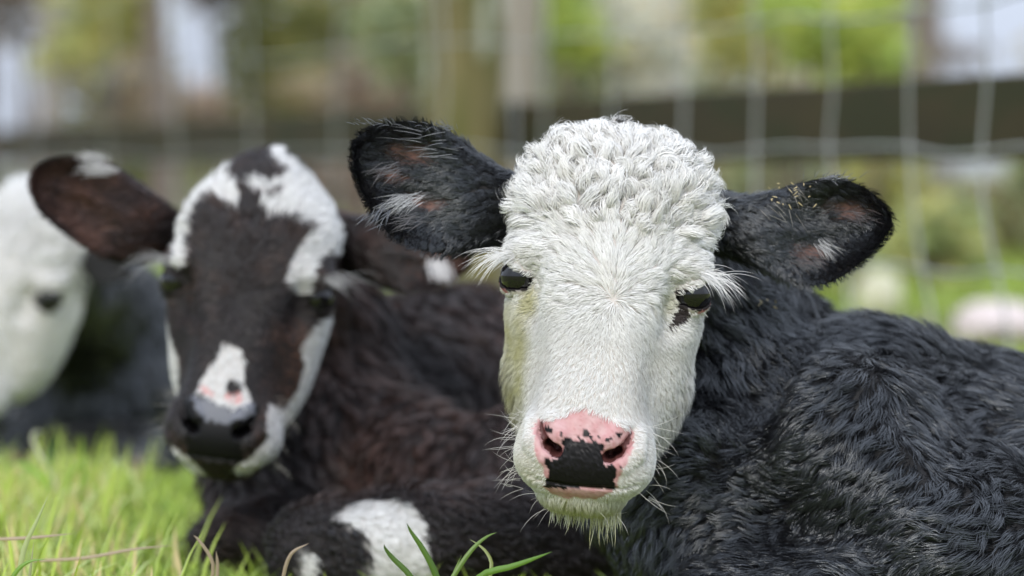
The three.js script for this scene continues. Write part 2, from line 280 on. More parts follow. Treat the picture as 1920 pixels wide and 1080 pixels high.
const YEL = [0.56, 0.55, 0.20], LIME = [0.54, 0.63, 0.16], OLIVE = [0.26, 0.27, 0.09], TAN = [0.54, 0.46, 0.30], PINK = [0.60, 0.48, 0.38], PALE = [0.80, 0.77, 0.63], GREYB = [0.36, 0.31, 0.26], SAGE = [0.46, 0.50, 0.28];
bush(215, 40, 15, 105, 85, YEL, 'yellow-green bush beside the grey tree trunk');
bush(195, 150, 19, 70, 50, GREYB, 'grey-brown twiggy bush low behind the far end of the rail', 260);
bush(265, 175, 18, 80, 55, TAN, 'tan dry bush above the far end of the rail', 300);
bush(385, -40, 17, 70, 60, GREYB, 'grey-brown twigs hanging over the bright gap', 300);
bush(40, 10, 18, 100, 70, GREYB, 'grey-brown twiggy branches above the far bright gap', 420);
bush(480, 60, 17, 60, 110, OLIVE, 'dark olive bush beside the bright gap in the trees', 520);
bush(395, 205, 18, 90, 35, PINK, 'pinkish brown dry bush under the bright gap', 320);
bush(640, 40, 17, 90, 60, OLIVE, 'olive bush above the rail between the trunks', 380);
bush(580, 170, 18, 110, 45, TAN, 'tan dry undergrowth behind the rail beside the post', 420);
bush(735, 55, 13, 60, 95, SAGE, 'light green bush just beside the thick post', 420);
bush(690, 160, 17, 80, 40, PINK, 'rosy brown dry bush behind the rail beside the post', 300);
bush(1075, 30, 13, 70, 70, LIME, 'bright green bush on the other side of the post', 420);
bush(1110, 110, 16, 90, 40, SAGE, 'grey-green bush low behind the wire beside the post', 320);
bush(1225, 60, 16, 90, 95, PALE, 'pale dry reeds behind the wire', 520);
bush(1390, 40, 14, 90, 80, YEL, 'yellow-green bush behind the wire above the white head', 420);
bush(1400, 120, 17, 110, 40, PALE, 'cream coloured dry grass clump just above the rail', 380);
bush(1575, 60, 12, 95, 95, LIME, 'bright lime bush behind the square wire', 560);
bush(1480, 10, 13, 70, 50, LIME, 'lime leafy shoots above the wire', 260);
bush(1710, 95, 17, 60, 70, GREYB, 'grey-brown twiggy bush beside the bright gap', 320);
bush(1800, 110, 20, 60, 30, GREYB, 'small grey twig heap above the rail end', 60);
bush(300, 330, 20, 150, 45, [0.28, 0.34, 0.09], 'low green bush under the far rail', 600);
bush(600, 330, 19, 110, 45, PINK, 'tan leaf heap under the rail behind the ears', 420);
bush(1340, 345, 15, 80, 60, TAN, 'tan dry bush below the rail behind the black ear', 420);
bush(1470, 330, 14, 90, 50, SAGE, 'pale green bush below the rail', 420);
bush(1640, 330, 13, 80, 60, YEL, 'yellow-green bush below the rail', 420);
bush(1745, 450, 11, 80, 75, [0.58, 0.60, 0.27], 'bright green leafy plant below the rail behind the wire', 420);
bush(1870, 400, 14, 100, 80, [0.42, 0.40, 0.2], 'straw coloured bush below the rail end', 480);
bush(1560, 560, 10, 110, 60, [0.38, 0.44, 0.14], 'low green plant on the ground behind the black calf', 420);
bush(1985, 330, 13, 90, 90, SAGE, 'sage green bush past the end of the rail', 300);
bush(-60, 330, 17, 90, 60, OLIVE, 'olive bush at the far end of the fence', 300);
// taller shrubs behind, leaving the gaps where the sky comes through
[[-190, 60, 130, TAN], [180, 90, 70, OLIVE], [255, 130, 70, TAN], [520, 110, 80, OLIVE], [610, 90, 90, TAN], [720, 110, 90, OLIVE], [830, 90, 90, SAGE], [960, 90, 80, YEL], [1060, 100, 80, SAGE], [1160, 110, 90, PALE], [1270, 90, 80, PALE], [1370, 100, 80, SAGE], [1470, 90, 80, YEL], [1570, 110, 80, YEL], [1665, 110, 60, GREYB]].forEach(([px, py, rx, c], k) =>
  bush(px, py, 23 + 2 * Math.sin(k * 2.1), rx, 165, c, ['tan leaved shrub', 'olive shrub', 'dry tan shrub', 'dull olive shrub', 'tan brown shrub', 'olive green shrub', 'sage green shrub', 'yellow-green shrub', 'soft green shrub', 'pale straw shrub', 'cream straw shrub', 'grey-green shrub', 'fresh yellow shrub', 'light yellow-green shrub', 'grey-brown shrub'][k] + ' in the far hedge ' + ['past the brown trunk', 'between the pale and grey trunks', 'before the slender trunk', 'beside the bright gap', 'behind the dark olive bush', 'behind the tan trunk', 'hidden by the thick post', 'just past the thick post', 'behind the bright green bush', 'behind the reeds', 'behind the pale barked tree', 'behind the square wire', 'behind the lime shoots', 'behind the lime bush', 'beside the grey-brown trunk'][k], 440, 0.13));
[[2010, TAN, 'tan shrub'], [2130, SAGE, 'sage shrub'], [2260, OLIVE, 'olive shrub'], [2400, YEL, 'yellow-green shrub'], [2560, GREYB, 'grey-brown shrub'], [-330, OLIVE, 'olive shrub'], [-480, SAGE, 'sage shrub']].forEach(([px, c, w], k) => bush(px, 90, 24 + Math.sin(k), 110, 170, c, w + (px > 0 ? ' at the hedge end past the wide pinkish stone' : ' at the hedge end past the brown trunked tree'), 300, 0.13));
function tree(px, depth, wpx, col, label, lean = 0) {
  const p = at(px, HORIZON, depth), r = wpx / FPX * depth / 2, t = thing('tree', label, 'tree', 'trees beyond the fence'), mat = barkMat(col); p.y = -0.05;
  const tip = p.clone().add(V(lean, 4.2 + R(), RR(-0.3, 0.3))); part('trunk', stem(p, tip, r * 1.15, r * 0.55, 0.08), mat, t);
  for (let k = 0; k < 4; k++) { const s = p.clone().lerp(tip, 0.5 + 0.13 * k), a = RR(0, 6.28), q = s.clone().add(V(Math.cos(a) * 0.9, RR(0.5, 1), Math.sin(a) * 0.9)); part('limb', stem(s, q, r * 0.35, r * 0.12, 0.1), mat, t); }
  part('crown', leafCloud(360, () => tip.clone().add(V(gauss() * 0.9, gauss() * 0.6, gauss() * 0.9)), 0.11), leafMat(YEL), t, { kind: 'stuff' });
}
tree(-48, 13, 62, [0.16, 0.115, 0.095], 'brown trunked tree at the far end of the fence'); tree(96, 17, 44, [0.30, 0.26, 0.22], 'pale grey trunked tree beside the brown trunk', 0.1); tree(318, 15, 50, [0.22, 0.18, 0.15], 'slender grey-brown tree beside the bright gap', -0.15);
tree(442, 18, 30, [0.34, 0.29, 0.24], 'thin pale trunk past the bright gap', 0.1); tree(1245, 19, 60, [0.5, 0.48, 0.42], 'pale barked tree behind the dry reeds'); tree(1712, 15, 46, [0.24, 0.2, 0.17], 'grey-brown trunked tree behind the square wire', 0.12); tree(668, 20, 36, [0.30, 0.23, 0.18], 'tan trunked tree beside the thick post', 0.05); tree(940, 9.6, 112, [0.36, 0.31, 0.25], 'pale barked tree close behind the thick post');
function rock(px, py, rx, ry, col, label) {
  const d = EYE * FPX / (py + ry * 0.8 - HORIZON), c = at(px, py, d), X = rx / FPX * d, Y = ry / FPX * d, g = new THREE.IcosahedronGeometry(1, 4), a = g.attributes.position, v = V();
  for (let i = 0; i < a.count; i++) { v.fromBufferAttribute(a, i); v.multiplyScalar(1 + 0.3 * N3(v.x * 1.3 + px, v.y * 1.3, v.z * 1.3) + 0.1 * N3(v.x * 4, v.y * 4 + px, v.z * 4)); a.setXYZ(i, c.x + v.x * X, c.y + v.y * Y, c.z + v.z * X * 0.8); }
  g.computeVertexNormals(); top('rock', g, new THREE.MeshStandardMaterial({ name: 'pale_stone', color: new THREE.Color(...col), roughness: 0.9 }), label, 'rock', { group: 'pale stones on the ground' });
}
rock(1648, 560, 40, 55, [0.62, 0.60, 0.44], 'cream upright stone behind the back of the black calf'); rock(1868, 610, 78, 46, [0.66, 0.57, 0.55], 'wide pinkish pale stone behind the back of the black calf'); rock(1455, 430, 40, 22, [0.5, 0.48, 0.4], 'small pale stone hidden behind the black ear');
// ---------------------------------------------------------------- calves: one head shape, posed three times
function table(rows, step = 1) {                                    // rows of [b, half width, centre depth, half depth] from low b to high b
  const lo = rows[0][0], hi = rows[rows.length - 1][0], n = Math.round((hi - lo) / step) + 1, out = [1, 2, 3].map(() => new Float32Array(n));
  for (let k = 0, r = 0; k < n; k++) {
    const b = lo + k * step; while (r < rows.length - 2 && b > rows[r + 1][0]) r++;
    const p = rows[r], q = rows[r + 1], h = q[0] - p[0], t = (b - p[0]) / h, o = rows[Math.max(0, r - 1)], s = rows[Math.min(rows.length - 1, r + 2)];
    for (let c = 1; c <= 3; c++) {
      const m0 = r ? (q[c] - o[c]) / (q[0] - o[0]) : (q[c] - p[c]) / h, m1 = r < rows.length - 2 ? (s[c] - p[c]) / (s[0] - p[0]) : (q[c] - p[c]) / h;
      const t2 = t * t, t3 = t2 * t;
      out[c - 1][k] = (2 * t3 - 3 * t2 + 1) * p[c] + (t3 - 2 * t2 + t) * h * m0 + (-2 * t3 + 3 * t2) * q[c] + (t3 - t2) * h * m1;
    }
  }
  return { lo, hi, A: out[0], C: out[1], D: out[2] };
}
function slice(T, a, b, w, e) {
  const bb = clamp(b, T.lo, T.hi - 0.001), k = Math.floor(bb - T.lo), f = bb - T.lo - k, k1 = Math.min(k + 1, T.A.length - 1);
  const A = Math.max(2, lerp(T.A[k], T.A[k1], f)), C = lerp(T.C[k], T.C[k1], f), D = Math.max(2, lerp(T.D[k], T.D[k1], f));
  const q = Math.pow(Math.pow(a / A, e) + Math.pow(Math.abs(w - C) / D, e), 1 / e), d = (q - 1) * Math.min(A, D), over = Math.abs(b - bb);
  return over > 0.01 ? Math.hypot(Math.max(d, 0), over) : d;
}
const SKULL = table([[-352, 22, -95, 14], [-343, 62, -95, 42], [-318, 100, -95, 72], [-270, 134, -96, 100], [-210, 158, -98, 122], [-130, 174, -104, 140], [-60, 184, -108, 152], [0, 184, -110, 156], [90, 186, -120, 156], [165, 180, -135, 148], [220, 161, -146, 132], [258, 134, -152, 108], [280, 102, -155, 80], [292, 62, -157, 46], [297, 20, -157, 14]]);
const PEAKED = table([[-352, 22, -95, 14], [-343, 62, -95, 42], [-318, 100, -95, 72], [-270, 134, -96, 100], [-210, 158, -98, 122], [-130, 174, -104, 140], [-60, 184, -108, 152], [0, 184, -110, 156], [90, 184, -120, 156], [150, 176, -132, 148], [200, 152, -144, 132], [240, 120, -152, 110], [275, 88, -158, 86], [298, 58, -160, 58], [312, 30, -160, 30], [318, 8, -160, 8]]);
const NASAL = table([[-402, 12, 60, 14], [-398, 50, 58, 50], [-388, 88, 58, 80], [-368, 114, 58, 98], [-340, 129, 58, 108], [-305, 130, 52, 114], [-268, 120, 44, 114], [-225, 102, 28, 116], [-160, 96, 8, 116], [-80, 102, -12, 116], [0, 112, -30, 112], [70, 112, -52, 104], [130, 80, -80, 92], [170, 20, -100, 40]]);
const CHIN = table([[-428, 8, 22, 8], [-424, 44, 26, 40], [-414, 66, 32, 70], [-398, 84, 38, 88], [-378, 92, 42, 94], [-340, 60, 30, 70], [-320, 20, 20, 30]]);
let curlyPoll = true;
// tufts of the curly poll stand proud of one another
const tufts = (a, b, w) => { const g = 27; let m = 9, m2 = 9; const X = a / g, Y = b / g, Z = w / g, x0 = Math.floor(X), y0 = Math.floor(Y), z0 = Math.floor(Z);
  for (let i = -1; i <= 1; i++) for (let j = -1; j <= 1; j++) for (let k = -1; k <= 1; k++) { const p = x0 + i, q = y0 + j, r = z0 + k, e = Math.hypot(p + hash3(p, q, r, 11) - X, q + hash3(p, q, r, 12) - Y, r + hash3(p, q, r, 13) - Z); if (e < m) { m2 = m; m = e; } else if (e < m2) m2 = e; }
  return m; };
const headBase = (aa, b, w) => {
  let d = smin(slice(curlyPoll ? SKULL : PEAKED, aa, b, w, 2.5), slice(NASAL, aa, b, w, 2.5), 46);
  d = smin(d, ell(aa, b, w, [150, 44, -40, 40, 22, 40]), 40);         // brow
  d = smax(d, -ell(aa, b, w, [132, -28, 24, 20, 44, 26]), 40);        // hollow between the eye and the bridge
  return smin(d, slice(CHIN, aa, b, w, 2.3), 12);
};
const faceAt = (a, b) => { let w = 300; for (let k = 0; k < 90; k++) { const d = headBase(Math.abs(a), b, w); if (d < 0.3) break; w -= Math.max(0.4, d * 0.5); } return w; };
const onFace = (a, b, r, deep = 0) => [a, b, faceAt(a, b) - deep, r];
const join = (p, q) => [...p, ...q];
const NOSTRIL = [join(onFace(86, -256, 4, 1), onFace(81, -280, 6.5, 2)), join(onFace(81, -280, 6.5, 2), onFace(66, -302, 9, 3)), join(onFace(66, -302, 9, 3), onFace(48, -313, 11, 4)), [50, -311, faceAt(50, -311) - 4, 11, 48, -300, faceAt(50, -311) - 55, 10], [66, -302, faceAt(66, -302) - 4, 8, 60, -296, faceAt(66, -302) - 40, 9]];
const WING = [join(onFace(100, -266, 9, 4), onFace(96, -300, 13, 5)), join(onFace(96, -300, 13, 5), onFace(72, -328, 11, 5)), join(onFace(62, -258, 12, 6), onFace(44, -284, 12, 5))];
const MOUTH = [join(onFace(0, -372, 3.2, 1), onFace(40, -371, 3.2, 1)), join(onFace(40, -371, 3.2, 1), onFace(74, -369, 3, 1)), join(onFace(74, -369, 3, 1), onFace(104, -358, 2.6, 1))];
const EYE_AT = [161, 1, -40], EYE_R = 38.5;
function headField(a, b, w) {
  const aa = Math.abs(a); let d = headBase(aa, b, w);
  if (Math.abs(d) > 45) return d;
  if (curlyPoll && b > 60) d -= sm(70, 140, b) * (9 - 17 * tufts(a + 9 * N3(a * 0.03, b * 0.03, 1), b + 9 * N3(a * 0.03, b * 0.03, 7), w));
  if (b < -220) {
    for (const c of WING) d = smin(d, cone(aa, b, w, c), 14);
    for (const c of NOSTRIL) d = smax(d, -cone(aa, b, w, c), 5);
    for (const c of MOUTH) d = smax(d, -cone(aa, b, w, c), 4);
  }
  if (aa > 90 && Math.abs(b) < 70) {                                 // eyelids: two rims over the ball
    const x = aa - EYE_AT[0], y = b - EYE_AT[1], z = w - EYE_AT[2], r = Math.hypot(x, y, z);
    const nx = 0.78, nz = 0.62, along = x * nx + z * nz, across = x * nz - z * nx, up = y * 0.94 - across * 0.34, over = y * 0.34 + across * 0.94;
    if (along > 0) {
      const plane = Math.hypot(over / 1.05, up * 1.1), shell = Math.abs(r - EYE_R - 2) - 3.2;
      const upper = smax(shell, 20 - 0.007 * over * over - up + (over < 0 ? 0 : 0.12 * over), 4), lower = smax(shell, up + 23 - 0.009 * over * over, 4);   // lids with an almond gap
      d = smax(d, -(r - EYE_R - 3), 3);
      if (plane < 44) d = smin(smin(d, upper, 7), lower, 7);
    }
    d = smax(d, -(r - EYE_R + 1.2), 1.5);
  }
  return d;
}
function eyeSpot(a, b, w) { const x = Math.abs(a) - EYE_AT[0], y = b - EYE_AT[1], z = w - EYE_AT[2], across = x * 0.62 - z * 0.78; return { r: Math.hypot(x, y, z), along: x * 0.78 + z * 0.62, up: y * 0.94 - across * 0.34, over: y * 0.34 + across * 0.94 }; }
const headNets = new Map();
function headSurface(curly, cell) {                                  // one shape, with or without the curly poll; 4.6 units is 2 mm
  const key = curly + ' ' + cell; curlyPoll = curly;
  if (!headNets.has(key)) headNets.set(key, surfaceNets(headField, [-215, -455, -300], [215, 335, 205], cell));
  return headNets.get(key);
}
function headFrame(px, py, depth, roll, yaw, pitch) {
  const O = at(px, py, depth), ex0 = camRight.clone().multiplyScalar(Math.cos(roll)).addScaledVector(camUp, -Math.sin(roll)), ey0 = camRight.clone().multiplyScalar(Math.sin(roll)).addScaledVector(camUp, Math.cos(roll));
  const ex = ex0.clone(), ey = ey0.clone(), ez = camBack.clone();
  ey.applyAxisAngle(ex, pitch); ez.applyAxisAngle(ex, pitch);
  ex.applyAxisAngle(ey0, yaw); ey.applyAxisAngle(ey0, yaw); ez.applyAxisAngle(ey0, yaw);
  const f = { O, ex, ey, ez };
  f.out = (a, b, w) => O.clone().addScaledVector(ex, a * UNIT).addScaledVector(ey, b * UNIT).addScaledVector(ez, w * UNIT);
  f.vec = (a, b, w) => ex.clone().multiplyScalar(a).addScaledVector(ey, b).addScaledVector(ez, w);
  f.in = (x, y, z) => { const dx = x - O.x, dy = y - O.y, dz = z - O.z; return [(dx * ex.x + dy * ex.y + dz * ex.z) / UNIT, (dx * ey.x + dy * ey.y + dz * ey.z) / UNIT, (dx * ez.x + dy * ez.y + dz * ez.z) / UNIT]; };
  // a spot of the photographed head in head units (a, b); a mark then belongs to the face, whichever way the head turns
  f.mark = (x, y) => { const k = FOCUS / depth, dx = (x - px) / k, dy = (y - py) / k; return [dx * Math.cos(roll) + dy * Math.sin(roll), dx * Math.sin(roll) - dy * Math.cos(roll)]; };
  return f;
}
function placeHead(f, curly = true, cell = 4.6) {
  const h = headSurface(curly, cell), n = h.pos.length / 3, pos = new Float32Array(n * 3), nor = new Float32Array(n * 3);
  for (let i = 0; i < n; i++) {
    const a = h.pos[i * 3], b = h.pos[i * 3 + 1], w = h.pos[i * 3 + 2], p = h.nor[i * 3], q = h.nor[i * 3 + 1], r = h.nor[i * 3 + 2];
    for (let c = 0; c < 3; c++) { const k = 'xyz'[c]; pos[i * 3 + c] = f.O[k] + (f.ex[k] * a + f.ey[k] * b + f.ez[k] * w) * UNIT; nor[i * 3 + c] = f.ex[k] * p + f.ey[k] * q + f.ez[k] * r; }
  }
  return { pos, nor, idx: h.idx, local: h.pos, localNor: h.nor };
}
// ear: a cupped leaf with a tube-like root; edges as photo spots from root to tip
function resample(list, n) {
  const c = new THREE.CatmullRomCurve3(list.map(([x, y]) => V(x, y, 0)), false, 'centripetal');
  return Array.from({ length: n }, (_, k) => c.getPoint(k / (n - 1)));
}
function earSurface(topEdge, lowEdge, dRoot, dTip, cupDeep = 34) {
  const S = 26, T = 18, a = resample(topEdge, S), b = resample(lowEdge, S), pos = [], idx = [], st = [];
  const put = (back) => {
    const base = pos.length / 3;
    for (let i = 0; i < S; i++) for (let j = 0; j < T; j++) {
      const s = i / (S - 1), u = j / (T - 1) * 2 - 1, e = Math.sqrt(Math.max(0, 1 - u * u)), open = sm(0.22, 0.62, s), x = lerp(b[i].x, a[i].x, (u + 1) / 2), y = lerp(b[i].y, a[i].y, (u + 1) / 2);
      const full = Math.min(1, Math.hypot(a[i].x - b[i].x, a[i].y - b[i].y) / 120), ridge = Math.exp(-(((u - 0.12) / 0.16) ** 2)) * 13 * open * sm(0.95, 0.6, s);
      let w = (back ? -(20 + 34 * (1 - 0.45 * s)) * e : (38 * e * (1 - open) - cupDeep * (1 - u * u) * open + ridge)) * full;
      if (!back && open > 0) w += 6 * open * Math.max(0, 1 - Math.abs(Math.abs(u) - 0.86) / 0.14) * full;
      w += (u > 0 ? 16 * u * u : 8 * u * u) * open;
      const p = at(x, y, lerp(dRoot, dTip, s) - w * UNIT); pos.push(p.x, p.y, p.z); st.push(s, u, back ? 1 : 0);
    }
    for (let i = 0; i < S - 1; i++) for (let j = 0; j < T - 1; j++) {
      const p = base + i * T + j, q = p + 1, r = p + T, t = r + 1; back ? idx.push(p, q, r, q, t, r) : idx.push(p, r, q, q, r, t);
    }
  };
  put(false); put(true);
  const g = new THREE.BufferGeometry(); g.setAttribute('position', new THREE.Float32BufferAttribute(pos, 3)); g.setIndex(idx); g.computeVertexNormals();
  const nor = Array.from(g.attributes.normal.array);
  let flip = 0; for (let i = 0; i < S * T; i++) flip += nor[i * 3] * camBack.x + nor[i * 3 + 1] * camBack.y + nor[i * 3 + 2] * camBack.z;
  if (flip < 0) { for (let i = 0; i < nor.length; i++) nor[i] = -nor[i]; for (let i = 0; i < idx.length; i += 3) { const k = idx[i]; idx[i] = idx[i + 1]; idx[i + 1] = k; } }
  const root = at((topEdge[0][0] + lowEdge[0][0]) / 2, (topEdge[0][1] + lowEdge[0][1]) / 2, dRoot), m = topEdge.length - 1, tip = at((topEdge[m][0] + lowEdge[m][0]) / 2, (topEdge[m][1] + lowEdge[m][1]) / 2, dTip);
  return { pos, nor, idx, st, root, tip, axis: tip.clone().sub(root).normalize(), S, T };
}
function bodySurface(cones, k, cell, lump, lo, hi, dents = []) {
  const f = (x, y, z) => { let d = 1e9; for (const c of cones) d = smin(d, cone(x, y, z, c), k); for (const e of dents) d = smax(d, -cone(x, y, z, e), 0.04); return d < 0.06 ? d + lump * fbm(x * 9, y * 9, z * 9) : d; };
  return surfaceNets(f, lo, hi, cell);
}
const limb = (p, r, q, s) => [p.x, p.y, p.z, r, q.x, q.y, q.z, s];
const boxOf = (cones, pad = 0.05) => { const lo = [1e9, 0.004, 1e9], hi = [-1e9, -1e9, -1e9]; for (const c of cones) for (const o of [0, 4]) for (let i = 0; i < 3; i++) { const r = c[o + 3] + pad; if (i !== 1) lo[i] = Math.min(lo[i], c[o + i] - r); hi[i] = Math.max(hi[i], c[o + i] + r); } lo[1] = -0.03; return [lo, hi]; };
const facing = (m, i) => { const p = m.pos, n = m.nor, x = -p[i * 3], y = EYE - p[i * 3 + 1], z = -p[i * 3 + 2], l = Math.hypot(x, y, z); return (n[i * 3] * x + n[i * 3 + 1] * y + n[i * 3 + 2] * z) / l; };
const seen = (m, i) => { const c = facing(m, i); return c > 0 ? 1 : c > -0.3 ? 0.55 : 0.12; };   // fewer hairs round the back, as on any side that is never near
const inShot = (m, i) => { const d = -m.pos[i * 3 + 2], x = 960 + m.pos[i * 3] / d * FPX; return x < -120 || x > 2050 ? 0.15 : 1; };

const MAT = {
  skin: new THREE.MeshStandardMaterial({ name: 'skin', vertexColors: true, roughness: 0.75 }),
  nose: new THREE.MeshPhysicalMaterial({ name: 'moist_nose', vertexColors: true, roughness: 0.42, specularIntensity: 0.42 }),
  hairPale: new THREE.MeshStandardMaterial({ name: 'face_hair', vertexColors: true, roughness: 0.7 }),
  hairDark: new THREE.MeshPhysicalMaterial({ name: 'dark_hair', vertexColors: true, roughness: 0.3, specularIntensity: 1, ior: 1.95, specularColor: new THREE.Color(0.9, 0.95, 1) }),
  hairBrown: new THREE.MeshPhysicalMaterial({ name: 'brown_hair', vertexColors: true, roughness: 0.42, ior: 1.5 }),
  eye: new THREE.MeshPhysicalMaterial({ name: 'eyeball', color: new THREE.Color(0.006, 0.005, 0.006), roughness: 0.06, clearcoat: 0.5, clearcoatRoughness: 0.03 }),
};
function joinMeshes(list) {                                          // parts of one body in one geometry: { pos, nor, idx, col }
  const pos = [], nor = [], idx = [], col = []; let base = 0;
  for (const m of list) { for (const x of m.pos) pos.push(x); for (const x of m.nor) nor.push(x); for (const x of m.col) col.push(x); for (const i of m.idx) idx.push(i + base); base += m.pos.length / 3; }
  return toGeometry({ pos, nor, idx }, col);
}
// body as one mesh whose nose pad has the moist material
function bodyMesh(list, head, isPad, parent) {
  const dry = [], wet = []; for (let t = 0; t < head.idx.length; t += 3) { const i = head.idx[t]; (isPad(head.local[i * 3], head.local[i * 3 + 1], head.local[i * 3 + 2]) ? wet : dry).push(head.idx[t], head.idx[t + 1], head.idx[t + 2]); }
  const g = joinMeshes([...list, { ...head, idx: dry }]), before = g.index.count, base = g.attributes.position.count - head.pos.length / 3;
  const all = new Uint32Array(before + wet.length); all.set(g.index.array); wet.forEach((v, k) => { all[before + k] = v + base; });
  g.setIndex(new THREE.BufferAttribute(all, 1)); g.addGroup(0, before, 0); g.addGroup(before, wet.length, 1);
  return part('body', g, [MAT.skin, MAT.nose], parent);
}
function eyeballs(f, parent) {
  for (const s of [-1, 1]) { const g = new THREE.SphereGeometry(EYE_R * UNIT, 40, 28); const e = part('eye', g, MAT.eye, parent); e.position.copy(f.out(EYE_AT[0] * s, EYE_AT[1], EYE_AT[2])); }
}
function lashes(f, parent, col, lean, count = 60, len = 72) {        // upper lashes sweeping out and down, each side its own part: short fluff and some long thin hairs
  for (const s of [-1, 1]) {
    const h = new Hair();
    for (let k = 0; k < count; k++) {
      const long = R() < 0.28, ang = lerp(-0.55, 1.2, R()), p = V(EYE_AT[0] * s + s * (4 + 26 * Math.sin(ang)), 24 + 13 * Math.cos(ang * 1.1) + RR(-4, 7), EYE_AT[2] + 36 * Math.cos(ang) * 0.75 + 2);
      const L = (long ? len * RR(1.1, 1.9) : len * RR(0.4, 0.85)), pts = [], d = V(s * RR(0.7, 1.2), RR(-0.15, 0.75) + lean, RR(0.1, 0.8)).normalize(), drop = long ? RR(0.12, 0.3) : RR(0.05, 0.2), q = p.clone();
      for (let j = 0; j <= 7; j++) { const o = f.out(q.x, q.y, q.z); pts.push(o.x, o.y, o.z); q.addScaledVector(d, L / 7); d.y -= drop; d.normalize(); }
      const n = f.vec(0, 0.3, 1); h.strand(pts, n.x, n.y, n.z, long ? 0.00034 : 0.00042, times(col, RR(0.85, 1.1)));
    }
    part('eyelashes', h.geometry(), MAT.hairPale, parent, { kind: 'stuff' });
  }
}
